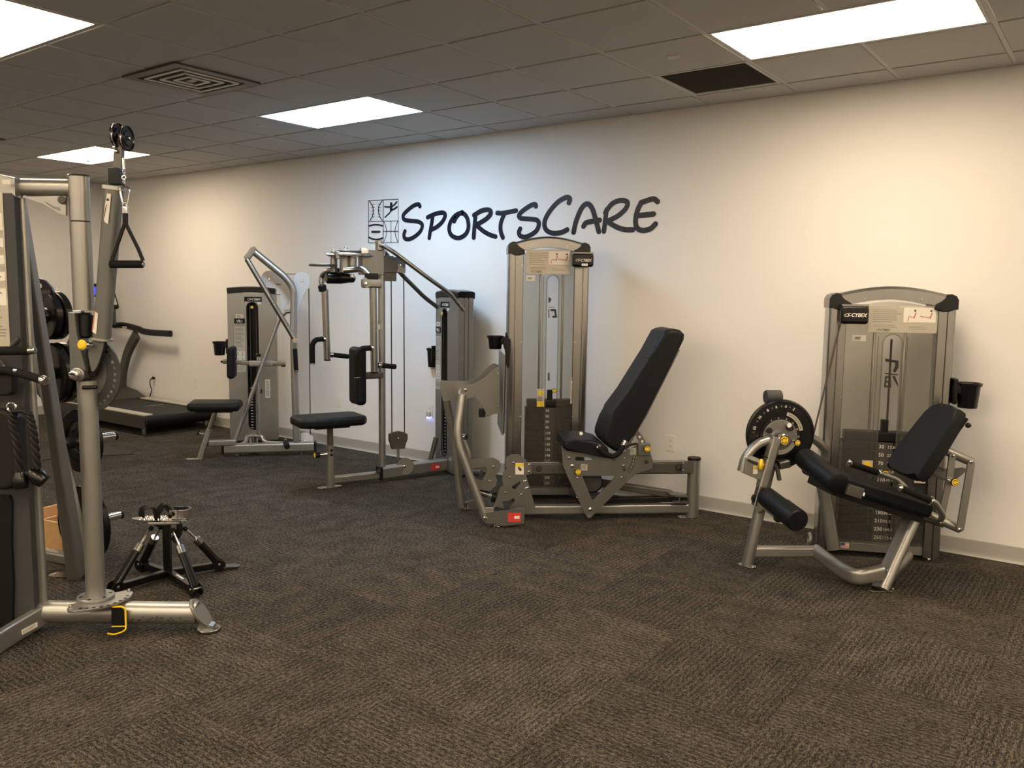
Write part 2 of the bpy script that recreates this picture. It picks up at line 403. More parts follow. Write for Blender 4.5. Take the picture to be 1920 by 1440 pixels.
# ceiling: slab, grid bars, lay-in tiles, lights and vents in the grid
CE = slab('ceiling', (XL-.1, YB-.1, HCEIL+.03), (XR+.1, WALLY+.1, HCEIL+.12), 'grid_white', 'suspended ceiling of square mineral tiles in a white grid')
bm = B(); tb = .024
cols = [GX0+i*T2 for i in range(-9, 22) if XL < GX0+i*T2 < XR]; rows = [GY0-j*T2 for j in range(-1, 22) if YB < GY0-j*T2 < WALLY]
for x in cols:
    bm = B(); box(bm, (x, (YB+WALLY)/2, HCEIL+.002), (tb/2, 0, 0), (0, (WALLY-YB)/2, 0), (0, 0, .002)); part('grid_bar', bm, 'grid_white', CE)
for y in rows:
    bm = B(); box(bm, ((XL+XR)/2, y, HCEIL+.0025), ((XR-XL)/2, 0, 0), (0, tb/2, 0), (0, 0, .002)); part('grid_bar', bm, 'grid_white', CE)
LIGHTS = []      # (i, j) of the left cell, each two cells long
for li, i in enumerate((-6, 0, 6, 12, 17)):
    for j in (2, 6, 10, 14, 18):  # last two rows and outermost column: unseen panels added for light on the lower wall
        if (i, j) not in ((-6, 6), (-6, 10)): LIGHTS.append((i, j))
LIGHTS += [(3, 10), (9, 10), (3, 14), (9, 14)]  # unseen in-between panels, added to brighten the lower part of the long wall
used = {}
for i, j in LIGHTS: used[(i, j)] = used[(i+1, j)] = 'lamp'
used[(5, 1)] = 'return'
bm = B(); e = .0045
box(bm, (0, 0, .004), (T2/2-tb/2-.003, 0, 0), (0, T2/2-tb/2-.003, 0), (0, 0, .010), .003, 1)
ct_me = mesh_from(bm, 'ceiling_tile', 'tile_white', V((0, 0, 0)))
restc = []
xs = [XL]+cols+[XR]; ys = sorted([YB]+rows+[WALLY])
for a, b in zip(xs, xs[1:]):
    for c, d in zip(ys, ys[1:]):
        i = round((a-GX0)/T2); j = round((GY0-d)/T2)+1
        if used.get((i, j)) and abs(b-a-T2) < .01: continue
        if b-a < .05 or d-c < .05: continue
        vis = inframe([V((x, y, HCEIL)) for x in (a, b) for y in (c, d)], 10)
        if not vis: restc.append((a, b, c, d)); continue
        if abs(b-a-T2) < .01 and abs(d-c-T2) < .01: me = ct_me
        else:
            bm = B(); box(bm, (0, 0, .004), ((b-a)/2-tb/2, 0, 0), (0, (d-c)/2-tb/2, 0), (0, 0, .010), .003, 1); me = mesh_from(bm, 'ceiling_tile', 'tile_white', V((0, 0, 0)))
        o = bpy.data.objects.new('ceiling_tile', me); COL.objects.link(o); o.parent = CE; o.location = ((a+b)/2, (c+d)/2, HCEIL+random.Random(int(a*100+d*7)).uniform(-.0008, .0008))
bm = B()
for a, b, c, d in restc: box(bm, ((a+b)/2, (c+d)/2, HCEIL+.004), ((b-a)/2-.014, 0, 0), (0, (d-c)/2-.014, 0), (0, 0, .010))
o = single('ceiling_tile_rest', bm, 'tile_white', None, None, loc=(0, 0, 0), kind='stuff'); o.parent = CE
LL = {(0, 2): 'bright cool white ceiling panel light above the wall lettering', (6, 2): 'warm ceiling panel light above the leg extension tower, beside the return grille',
      (-6, 2): 'small looking warm ceiling panel light above the treadmill', (0, 6): 'warm ceiling panel light above the cable machine near the square diffuser'}
for i, j in LIGHTS:
    x0 = GX0+i*T2; x1 = x0+2*T2; y1 = GY0-(j-1)*T2; y0 = y1-T2; c = V(((x0+x1)/2, (y0+y1)/2, HCEIL))
    thing('ceiling_light', LL.get((i, j), 'unseen warm ceiling panel light assumed outside the photographed part of the gym'), 'ceiling light', c, 'recessed ceiling panel lights')
    bm = B(); o1 = [V((x0+.013, y0+.013, HCEIL)), V((x1-.013, y0+.013, HCEIL)), V((x1-.013, y1-.013, HCEIL)), V((x0+.013, y1-.013, HCEIL))]
    d = .028; o2 = [V((x0+d, y0+d, HCEIL)), V((x1-d, y0+d, HCEIL)), V((x1-d, y1-d, HCEIL)), V((x0+d, y1-d, HCEIL))]
    plate(bm, o1, (0, 0, .012), holes=[o2]); part('frame', bm, 'grid_white')
    bm = B(); box(bm, c+Z*.002, ((x1-x0)/2-d-.001, 0, 0), (0, (y1-y0)/2-d-.001, 0), (0, 0, .003)); part('diffuser', bm, 'lamp_cool' if (i, j) == (0, 2) else 'lamp_warm')
# supply diffusers
def diffuser(x0, y0, label):
    c = V((x0+.3, y0+.3, HCEIL-.015)); thing('ceiling_diffuser', label, 'air vent', c, 'square supply diffusers in the ceiling')
    def sq(h, z): return [c+V((sx*h, sy*h, z)) for sx, sy in ((-1, -1), (1, -1), (1, 1), (-1, 1))]
    bm = B(); plate(bm, sq(.298, .002), Z*.012, holes=[sq(.235, .002)]); part('frame', bm, 'bronze_grey')
    bm = B(); box(bm, c+Z*.006, (.28, 0, 0), (0, .28, 0), Z*.001); part('backing', bm, 'vent_dark')
    for k, h in enumerate((.205, .14, .08)):
        bm = B(); a = sq(h, -.004); b = sq(h-.011, -.004); plate(bm, a, Z*.008, holes=[b]); part('louvre_ring', bm, 'plastic_white')
    bm = B(); box(bm, c-Z*.002, (.03, 0, 0), (0, .02, 0), Z*.003); part('centre_plate', bm, 'grid_white')
diffuser(-5.22, 2.905, 'square supply diffuser with white louvre rings in the ceiling, near a light')
diffuser(-8.88, 2.905, 'far square supply diffuser partly behind the cable machine top')
# return grille
x0 = GX0+5*T2; y1 = GY0; c = V((x0+T2/2, y1-T2/2, HCEIL))
thing('return_grille', 'dark square return air grille between ceiling tiles beside a light', 'air vent', c)
bm = B(); h = T2/2-.013; k = h-.02
plate(bm, [c+V((a*h, b*h, 0)) for a, b in ((-1, -1), (1, -1), (1, 1), (-1, 1))], Z*.006, holes=[[c+V((a*k, b*k, 0)) for a, b in ((-1, -1), (1, -1), (1, 1), (-1, 1))]]); part('frame', bm, 'grid_white')
bm = B()
for i in range(-14, 15): box(bm, c+V((0, i*.0185, .004)), (k, 0, 0), (0, .0055, .003), (0, -.001, .002))
part('mesh_louvre', bm, 'grille')
bm = B(); box(bm, c+Z*.014, (k, 0, 0), (0, k, 0), Z*.002); part('backing', bm, 'vent_dark')
# sprinkler covers
for q, lb in (((1262, 106), 'round white sprinkler cover in the ceiling beside the return grille'), ((489, 235), 'round white sprinkler cover beside the cool panel light'), ((168, 302), 'round sprinkler cover under the far panel light')):
    p = G(q, HCEIL-.006); bm = B(); lathe(bm, [(.038, .006), (.042, .004), (.042, .002), (.036, -.006), (.01, -.008)], p, Z, 20)
    single('sprinkler_cover', bm, 'grid_white', lb, 'sprinkler', group='sprinkler covers')
# wall plates
def wall_plate(q, label, kind):
    p = WP(q); u = V((1, 0, 0)); n = V((0, -1, 0)); t = thing('wall_outlet' if kind != 'blank' else 'wall_plate', label, 'outlet', p, 'white wall plates')
    bm = B(); box(bm, p+n*.003, u*.036, Z*.058, n*.003, .002, 2); part('cover', bm, 'plastic_white')
    if kind == 'blank':
        for s in (-1, 1): bm = B(); cyl(bm, p+n*.005+Z*s*.042, p+n*.0072+Z*s*.042, .003, 8); part('screw', bm, 'label')
    else:
        for s in (-1, 1):
            bm = B(); plate(bm, ngon(p+n*.006+Z*s*.021, u, Z, .0165, 16, r2=.0145), n*.003); f = part('receptacle', bm, 'white')
            bm = B()
            for a in (-.006, .006): box(bm, p+n*.0078+Z*(s*.021+.003)+u*a, u*.0011, Z*.004, n*.0004)
            cyl(bm, p+n*.0076+Z*(s*.021-.007), p+n*.0082+Z*(s*.021-.007), .0022, 8)
            part('slot', bm, 'print', f)
    return p
wall_plate((1258, 831), 'white duplex outlet on the wall right of the leg press post', 'duplex')
p = wall_plate((806.5, 771), 'white duplex outlet holding a plug-in night light beside the pec fly tower', 'duplex')
thing('night_light', 'small plug-in night light glowing blue in the wall outlet', 'night light', p-Z*.04)
n = V((0, -1, 0)); bm = B(); box(bm, p+n*.022-Z*.026, (.022, 0, 0), Z*.026, n*.014, .008, 3); part('body', bm, 'pale_guard')
bm = B(); lathe(bm, [(.018, 0), (.018, -.006), (.012, -.012)], p+n*.022-Z*.051, Z, 16); part('lens', bm, 'night_glow')
wall_plate((636.5, 753), 'blank white wall plate above the pec fly seat', 'blank')
p = wall_plate((291, 712), 'white outlet with a black power cord plugged in above the treadmill', 'duplex')
wall_plate((367, 719), 'blank white wall plate between the treadmill and the row machine', 'blank')
thing('power_cord', 'black power cord with plug hanging from the outlet by the treadmill', 'cord', p)
bm = B(); box(bm, p+n*.022+Z*.02, (.014, 0, 0), Z*.014, n*.018, .005, 2); part('plug', bm, 'black')
w_ = crop(150, 480, 4)
bm = B(); tube(bm, spline([p+n*.04+Z*.02]+[WP(w_(*a), WALLY-.05) for a in ((550, 905), (525, 935), (528, 975), (537, 1005), (522, 1060), (516, 1110))]+[V((-9.05, WALLY-.05, .01))], 5), .006, n=8); part('cable', bm, 'rubber')
# ---------------------------------------------------------------- wall lettering
z_ = crop(660, 340, 3.2)
thing('wall_lettering', 'dark navy brush style SPORTSCARE lettering with square sports emblem on the wall', 'wall sign', WP((960, 410)))
wn = V((0, -1, 0))
SN = [0]
def stroke(bm, pts, w, sm=True):
    SN[0] += 1
    ps = [WP(z_(*a)) for a in pts]; ribbon(bm, spline(ps, 5) if sm and len(ps) > 2 else ps, w, wn, .0015+.0007*(SN[0] % 7))
LET = {
 's': [[(408, 150), (398, 138), (368, 148), (330, 178), (308, 205), (315, 230), (350, 237), (400, 243), (422, 262), (412, 298), (382, 328), (345, 347), (318, 343), (312, 322), (318, 300)]],
 'p': [[(486, 205), (480, 245), (470, 300), (464, 340)], [(455, 216), (500, 196), (545, 188), (560, 204), (545, 240), (512, 272), (475, 292)]],
 'o': [[(662, 186), (622, 205), (592, 245), (584, 290), (600, 326), (640, 340), (680, 320), (699, 280), (695, 230), (676, 198), (650, 192), (627, 215), (614, 240)]],
 'r': [[(742, 205), (736, 270), (731, 338)], [(733, 203), (780, 176), (822, 171), (834, 192), (806, 226), (745, 262)], [(745, 262), (790, 300), (830, 322), (862, 332)]],
 't': [[(872, 190), (905, 191), (985, 176)], [(916, 192), (894, 250), (893, 300), (906, 338)]],
 's ': [[(1104, 150), (1098, 138), (1068, 148), (1022, 180), (1002, 205), (1015, 222), (1060, 226), (1108, 232), (1122, 255), (1110, 292), (1080, 318), (1040, 334), (1010, 327), (1002, 305), (1010, 285)]],
 'c': [[(1302, 128), (1308, 104), (1285, 97), (1232, 128), (1180, 190), (1156, 245), (1165, 290), (1205, 311), (1258, 306), (1292, 290)]],
 'a': [[(1330, 306), (1345, 240), (1378, 162), (1412, 135), (1440, 160), (1460, 220), (1482, 302)], [(1390, 270), (1404, 250), (1440, 240), (1486, 233)]],
 'r ': [[(1528, 170), (1520, 230), (1512, 300)], [(1520, 188), (1560, 136), (1610, 115), (1652, 125), (1642, 165), (1592, 210), (1530, 240)], [(1530, 240), (1590, 275), (1640, 290), (1685, 291)]],
 'e': [[(1834, 122), (1806, 106), (1735, 128)], [(1735, 128), (1712, 180), (1702, 240), (1712, 280), (1745, 295), (1790, 285), (1822, 256)], [(1716, 206), (1765, 201), (1810, 196)]]}
for k, ss in LET.items():
    bm = B()
    for s in ss: stroke(bm, s, .040)
    part('letter', bm, 'navy')
bm = B()
for s in ([(100, 116), (278, 107)], [(278, 107), (278, 367)], [(278, 367), (100, 369)], [(100, 369), (100, 116)], [(188, 111), (188, 368)], [(100, 241), (278, 237)]): stroke(bm, s, .005)
part('emblem_frame', bm, 'navy')
bm = B()
for s in ([(107, 120), (124, 150), (129, 178), (124, 208), (108, 236)], [(183, 116), (164, 146), (160, 175), (165, 206), (183, 235)]): stroke(bm, s, .006)
for y in (140, 158, 178, 198, 216): stroke(bm, [(119, y), (134, y-3)], .005); stroke(bm, [(156, y-3), (172, y)], .005)
part('emblem_baseball', bm, 'navy')
bm = B()
for s in ([(103, 268), (125, 262), (145, 260), (165, 262), (186, 268)], [(103, 336), (125, 346), (145, 349), (165, 347), (186, 340)]): stroke(bm, s, .016)
stroke(bm, [(122, 303), (166, 303)], .020)
part('emblem_football', bm, 'navy')
bm = B()
for s in ([(190, 300), (276, 300)], [(234, 240), (234, 366)], [(192, 242), (204, 275), (207, 300), (204, 330), (192, 362)], [(275, 240), (263, 272), (259, 300), (263, 330), (276, 364)]): stroke(bm, s, .006)
part('emblem_basketball', bm, 'navy')
bm = B()
for s, w in (([(236, 134), (236, 141)], .028), ([(236, 150), (236, 172)], .032), ([(198, 152), (215, 154), (234, 152), (252, 144), (269, 124)], .014), ([(234, 172), (252, 168), (271, 154)], .016), ([(235, 172), (226, 190), (212, 203), (199, 216)], .015)): stroke(bm, s, w)
part('emblem_dancer', bm, 'navy')
# ================================================================ shared machine pieces
def bolt(bm, p, n, r=.008, h=.006):
    n = V(n).normalized(); return lathe(bm, [(r, 0), (r, h*.45), (r*.7, h*.9), (r*.25, h)], p, n, 10)
def knob(p, n, r=.022, parent=None, ln=.03, mark=True):
    """yellow faced adjustment knob on a chrome stem"""
    n = V(n).normalized(); p = V(p)
    bm = B(); cyl(bm, p-n*ln, p, r*.55, 14, .002); k = part('knob', bm, 'chrome', parent)
    bm = B(); lathe(bm, [(r*.9, -.004), (r, 0), (r, .006), (r*.94, .008)], p, n, 20); part('knob_rim', bm, 'black', k)
    bm = B(); lathe(bm, [(r*.86, .0075), (r*.86, .0095), (r*.3, .0105)], p, n, 20); part('knob_face', bm, 'yellow', k)
    if mark:
        bm = B(); u = n.cross(Z).normalized()
        for a0 in (25, 205):
            ps = [p+n*.0105+(u*math.cos(math.radians(a))+Z*math.sin(math.radians(a)))*r*.55 for a in range(a0, a0+125, 15)]
            ribbon(bm, ps, r*.16, n, .0006)
        part('knob_arrow', bm, 'print', k)
    return k
def foot_plate(p, u, n, l=.07, w=.035, parent=None):
    bm = B(); plate(bm, capsule(V(p)+Z*.004, n, u, w*2, l*2), Z*.008, bev=.002); f = part('foot_plate', bm, 'alu', parent)
    bm = B(); bolt(bm, V(p)+Z*.008+V(u)*l*.7, Z, .008); part('foot_bolt', bm, 'chrome', f); return f
def red_label(p, u, n, w=.09, h=.045):
    u = V(u); n = V(n); bm = B(); rect(bm, p, u, Z, w, h, n); f = part('red_label', bm, 'red')
    bm = B(); rect(bm, V(p)+u*w*.2+n*.0013, u, Z, w*.42, h*.32, n, .0005); part('label_text', bm, 'white', f)
    bm = B(); plate(bm, [V(p)-u*w*.32+n*.0016+Z*h*.22, V(p)-u*w*.38+n*.0016-Z*h*.15, V(p)-u*w*.26+n*.0016-Z*h*.15], n*.0005); part('label_triangle', bm, 'skin_print', f)
def cup_holder(c, out, lat, parent=None, h=.15, r=.055, back=.03):
    """black cup holder: arm on the tower side, bucket standing away along out"""
    out = V(out).normalized(); lat = V(lat).normalized(); c = V(c)
    bm = B(); lathe(bm, [(.001, -h), (r*.80, -h), (r*.84, -h+.004), (r, -.02), (r*1.14, -.018), (r*1.16, 0), (r*1.0, 0), (r*.95, -.02), (r*.76, -h+.01), (.001, -h+.01)], c+out*(r*1.15+back), Z, 24)
    k = part('cup_holder', bm, 'gloss_black', parent)
    bm = B(); box(bm, c+out*.012-Z*.05, out*.012, lat*r*.75, Z*.075, .008, 3); box(bm, c+out*(back*.6+.01)-Z*.035, out*(back*.6+.012), lat*r*.6, Z*.03, .006, 2); part('bracket', bm, 'gloss_black', k)
def acrylic_tower(F, w, h, arch, dep, zlow, slot, col=.098, stack_top=.78, nplates=15, num=None, hw=.185):
    """tall weight tower: two aluminium columns, arched header, black corner caps, smoked panels, weight stack"""
    u, n = F.u, F.n
    def L(s, t, z): return F.o+u*s-n*t+Z*z
    for side in (0, 1):
        k = lambda s: s if side == 0 else w-s
        prof = [(0, .03), (.004, .008), (.016, -.004), (.040, -.008), (.047, -.006), (.049, .004), (.052, .004), (.054, -.006), (.062, -.008), (col-.004, -.002), (col, .006), (col, .03), (col-.03, dep), (.02, dep), (0, dep-.03)]
        bm = B(); a = [bm.verts.new(L(k(s), t, zlow)) for s, t in prof]; b = [bm.verts.new(L(k(s), t, h-.07)) for s, t in prof]
        for i in range(len(prof)): bm.faces.new((a[i], a[(i+1) % len(prof)], b[(i+1) % len(prof)], b[i]))
        bm.faces.new(a[::-1]); bm.faces.new(b); c = part('side_column', bm, 'alu')
        for zz in [zlow+.05+i*(h-.25)/3 for i in range(4)]:
            bm = B(); bolt(bm, L(k(col-.01), .0, zz), n, .0045, .003); part('screw', bm, 'chrome', c)
        bm = B(); cyl(bm, L(k(.05), .05, 0), L(k(.05), .05, .012), .03, 18, .003); cyl(bm, L(k(.05), .05, .01), L(k(.05), .05, zlow+.01), .012); part('levelling_foot', bm, 'chrome', c)
        # cap: wraps the corner
        bm = B(); out = [L(k(s), -.012, z) for s, z in ((-.004, h-.085), (-.004, h-.03), (.008, h-.008), (.035, h+.004), (.058, h), (.066, h-.03), (.118, h-.055), (.122, h-.085), (.075, h-.10), (.045, h-.098), (.03, h-.085))]
        plate(bm, out, -n*(dep+.016), center=False, bev=.006, seg=2); part('corner_cap', bm, 'gloss_black')
    # arched header
    bm = B(); N = 16; s0, s1 = .055, w-.055
    ps = [L(s0+(s1-s0)*i/N, dep/2-.004, h-.036+arch*math.sin(math.pi*i/N)*1.0) for i in range(N+1)]
    sweep(bm, ps, [(-dep/2, -.040), (-dep/2-.006, -.030), (-dep/2-.004, .004), (-dep/2+.012, .028), (-dep/2+.04, .036), (dep/2-.02, .036), (dep/2, .02), (dep/2, -.040)], up=Z)
    hd = part('header', bm, 'alu')
    for f in (.28, .72):
        bm = B(); bolt(bm, L(w*f, -.005, h-.036+arch*math.sin(math.pi*f)-.028), n, .004, .003); part('screw', bm, 'chrome', hd)
    # base rail
    bm = B(); box(bm, L(w/2, dep*.5, zlow+.03), u*(w/2-.08), n*(dep*.42), Z*.025, .004); part('base_rail', bm, 'silver')
    # panels
    zt = h-.075; pw = w-2*col+.012; sc, z0, z1, sw = slot
    zb = zlow+.05
    arcn = 10; out = [L(col-.006, .014, zb), L(w-col+.006, .014, zb)]+[L(w-col+.006-pw*i/arcn, .014, zt-.01+arch*.9*math.sin(math.pi*i/arcn)) for i in range(arcn+1)]
    hole = capsule(L(sc, .014, (z0+z1)/2), u, Z, sw, z1-z0)
    bm = B(); plate(bm, out, n*.005, holes=[hole]); fp = part('front_panel', bm, 'acrylic', label='smoked translucent front panel')
    bm = B(); sl = capsule(L(sc, .010, (z0+z1)/2), u, Z, sw+.016, z1-z0+.016); plate(bm, sl, n*.005, holes=[capsule(L(sc, .010, (z0+z1)/2), u, Z, sw, z1-z0)]); part('slot_rim', bm, 'acrylic', fp)
    for s in (sc-sw*.5-.03, sc+sw*.5+.03):
        bm = B(); box(bm, L(s, .010, (zb+zt)/2-.08), u*.003, n*.002, Z*((zt-zb)/2-.09)); part('panel_rib', bm, 'acrylic', fp)
    bm = B(); box(bm, L(w/2, dep-.02, (zb+zt)/2), u*(pw/2+.02), n*.0025, Z*((zt-zb)/2)); bp = part('back_panel', bm, 'acrylic_clear', label='clear back panel with a black logo')
    # weight stack
    pl = .0; ph = (stack_top-.14)/nplates
    bm = B(); box(bm, (0, 0, 0), u*hw, n*.055, Z*(ph/2-.0012), .003, 1); me = mesh_from(bm, 'weight_plate', 'black', V((0, 0, 0)))
    org = wloc(CUR[0])
    for i in range(nplates):
        o = bpy.data.objects.new('weight_plate', me); COL.objects.link(o); o.parent = CUR[0]; o.location = L(sc, dep*.48, .10+ph*(i+.5))-org
    bm = B(); box(bm, L(sc, dep*.48, .10+ph*nplates+.03), u*(hw-.01), n*.05, Z*.028, .01, 2); box(bm, L(sc, dep*.48, .10+ph*nplates+.08), u*.02, n*.02, Z*.05, .004); part('top_plate', bm, 'black')
    bm = B(); box(bm, L(sc, dep*.5, .075), u*.16, n*.06, Z*.02, .004); part('stack_base', bm, 'dark_steel')
    for s in (-.085, .085):
        bm = B(); cyl(bm, L(sc+s, dep*.48, .08), L(sc+s, dep*.48, zt), .009, 10); part('guide_rod', bm, 'chrome')
    if num:
        bm = B(); rect(bm, L(sc, dep*.48-.0555, .10+ph*nplates*.5), u, Z, .085, ph*nplates, n, .001); st = part('number_strip', bm, 'print')
        for i in range(nplates):
            a, b = num(nplates-1-i); bm = B()
            text(bm, a, ph*.62, L(sc-.036, dep*.48-.058, .10+ph*(i+.5)-ph*.22), u, Z, bold=.01, ext=.0002)
            if b: text(bm, b, ph*.5, L(sc+.012, dep*.48-.058, .10+ph*(i+.5)-ph*.2), u, Z, ext=.0002)
            part('number', bm, 'white', st)
    return L
def placard(L, F, s0, s1, z0, z1, pic, seed, title=None):
    u, n = F.u, F.n; w = s1-s0; h = z1-z0; c = L((s0+s1)/2, .0085, (z0+z1)/2)
    bm = B(); box(bm, c, u*w/2, Z*h/2, n*.0015, .001, 1); p = part('instruction_placard', bm, 'placard', label='pale instruction placard with small print')
    f = c+n*.0016
    bm = B(); bars(bm, f+u*(-w*.22)+Z*h*.12, u, Z, w*.44, h*.52, n, 7, .28, seed); part('small_print', bm, 'print_grey', p)
    bm = B(); bars(bm, f+u*(-w*.22)-Z*h*.26, u, Z, w*.40, h*.12, n, 2, .3, seed+1); part('small_print', bm, 'print_grey', p)
    bm = B(); bars(bm, f+u*(w*.24)-Z*h*.30, u, Z, w*.30, h*.16, n, 3, .22, seed+2); part('small_print', bm, 'print_grey', p)
    bm = B(); rect(bm, f+u*w*.24+Z*h*.17, u, Z, w*.46, h*.54, n, .0008); q = part('pictogram', bm, 'white', p)
    for k in (-1, 1):      # two little exercise figures
        o = f+u*(w*.24+k*w*.115)+Z*h*.15+n*.0009; s = h*.25
        bm = B(); plate(bm, ngon(o+u*s*.45+Z*s*.7, u, Z, s*.16, 10), n*.0004); part('figure_head', bm, 'print', q)
        bm = B(); ribbon(bm, [o+u*s*.55+Z*s*.4, o+u*s*.35-Z*s*.35], s*.16, n, .0004)
        if k < 0: ribbon(bm, [o+u*s*.3-Z*s*.3, o-u*s*.35-Z*s*.15, o-u*s*.5-Z*s*.8], s*.12, n, .0004)
        else: ribbon(bm, [o+u*s*.3-Z*s*.3, o-u*s*.35-Z*s*.2, o-u*s*1.0-Z*s*.12], s*.12, n, .0004)
        part('figure_body', bm, 'skin_print', q)
    brand(p, f+u*(-w*.27)-Z*h*.40, u, Z, n, h*.085, 'print')
    if title:
        bm = B(); text(bm, title, h*.11, f+u*(w*.12)+Z*h*.42, u, Z, ext=.0003, align='CENTER'); part('title', bm, 'white', p)
def pulley_cover(L, F, s, z, w, h, off, label=True):
    u, n = F.u, F.n; c = L(s, -off, z)
    bm = B(); box(bm, c, u*w/2, Z*h/2, n*.045, .018, 4); p = part('pulley_cover', bm, 'gloss_black')
    brand(p, c+n*.0455+u*.004, u, Z, n, h*.205, 'white')
    bm = B(); box(bm, c+Z*(h/2+.002)-n*.01, u*w*.48, Z*.006, n*.05, .002, 1); part('bracket', bm, 'alu', p)
    return p
def slab_tower(F, w, h, d, slot, cap=.055):
    """lower silver weight tower with a black domed cap and a dark selector slot"""
    u, n = F.u, F.n
    def L(s, t, z): return F.o+u*s-n*t+Z*z
    sc, z0, z1, sw = slot; zt = h-cap
    arc = lambda i, N, b: math.sin(math.pi*i/N)*b
    # bowed front sheet with a real slot
    N = 10
    out = [L(.0, 0, .02), L(w, 0, .02), L(w, 0, zt), L(0, 0, zt)]
    bm = B(); plate(bm, out, -n*.012, holes=[capsule(L(sc, 0, (z0+z1)/2), u, Z, sw, z1-z0)], center=False); part('front_panel', bm, 'silver')
    prof = [(0, 0.0121), (w, .0121), (w, .05), (w-.006, .052), (w-.006, .058), (w, .06), (w, d-.06), (w-.008, d-.056), (w-.008, d-.05), (w, d-.046), (w, d-.01), (w-.01, d), (.01, d), (0, d-.01)]
    inner = [(.03, .0125), (w-.03, .0125), (w-.03, d-.03), (.03, d-.03)]
    bm = B()
    for a, b, (p0, p1) in ((0, 1, (0, 0)),):
        pass
    # two side shells and a back shell
    for sgn in (0, 1):
        k = (lambda s: s) if sgn else (lambda s: w-s)
        pr = [(k(w-.02), .0121)]+[(k(s), t) for s, t in prof[1:12]]+[(k(w-.02), d)]
        bm = B(); a = [bm.verts.new(L(s, t, .02)) for s, t in pr]; b = [bm.verts.new(L(s, t, zt)) for s, t in pr]
        for i in range(len(pr)): bm.faces.new((a[i], a[(i+1) % len(pr)], b[(i+1) % len(pr)], b[i]))
        bm.faces.new(a[::-1]); bm.faces.new(b); part('side_shell', bm, 'silver')
    bm = B(); box(bm, L(w/2, d-.006, (zt+.02)/2), u*(w/2-.021), n*.005, Z*(zt-.02)/2); part('back_shell', bm, 'silver')
    # black domed cap
    bm = B(); M = 12
    ps = [L(w*i/M, d/2, zt+cap*.45+arc(i, M, .016)) for i in range(M+1)]
    sweep(bm, ps, [(-d/2-.008, -cap*.62), (-d/2-.008, cap*.3), (-d/2+.012, cap*.5), (d/2-.012, cap*.5), (d/2+.004, cap*.3), (d/2+.004, -cap*.62)], up=Z)
    bmesh.ops.bevel(bm, geom=[e for e in bm.edges if len(e.link_faces) == 2 and e.calc_face_angle(0) > 1.2], offset=.008, segments=2, affect='EDGES')
    part('cap', bm, 'gloss_black')
    # slot: liner, rods, stack
    bm = B(); plate(bm, capsule(L(sc, .002, (z0+z1)/2), u, Z, sw+.012, z1-z0+.012), n*.006, holes=[capsule(L(sc, .002, (z0+z1)/2), u, Z, sw-.004, z1-z0-.004)]); part('slot_rim', bm, 'black')
    bm = B(); box(bm, L(sc, d*.75, (z0+z1)/2), u*(sw*.7), n*.002, Z*((z1-z0)/2)); part('slot_back', bm, 'black')
    for s in (-.3, .3):
        bm = B(); cyl(bm, L(sc+s*sw, d*.42, z0), L(sc+s*sw, d*.42, z1), .008, 10); part('guide_rod', bm, 'dark_steel')
    npl = 15; zs = z0+(z1-z0)*.34; ph = (zs-z0)/npl
    bm = B(); box(bm, (0, 0, 0), u*(sw*.46), n*.03, Z*(ph/2-.0015), .002, 1); me = mesh_from(bm, 'weight_plate', 'black', V((0, 0, 0))); org = wloc(CUR[0])
    for i in range(npl):
        o = bpy.data.objects.new('weight_plate', me); COL.objects.link(o); o.parent = CUR[0]; o.location = L(sc, .05, z0+ph*(i+.5))-org
        bm = B()
        for s in (-1, 1): rect(bm, L(sc+s*sw*.22, .0195, z0+ph*(i+.5)), u, Z, sw*.2, ph*.3, n, .0006)
        if i % 1 == 0: part('number_mark', bm, 'label', o)
    return L
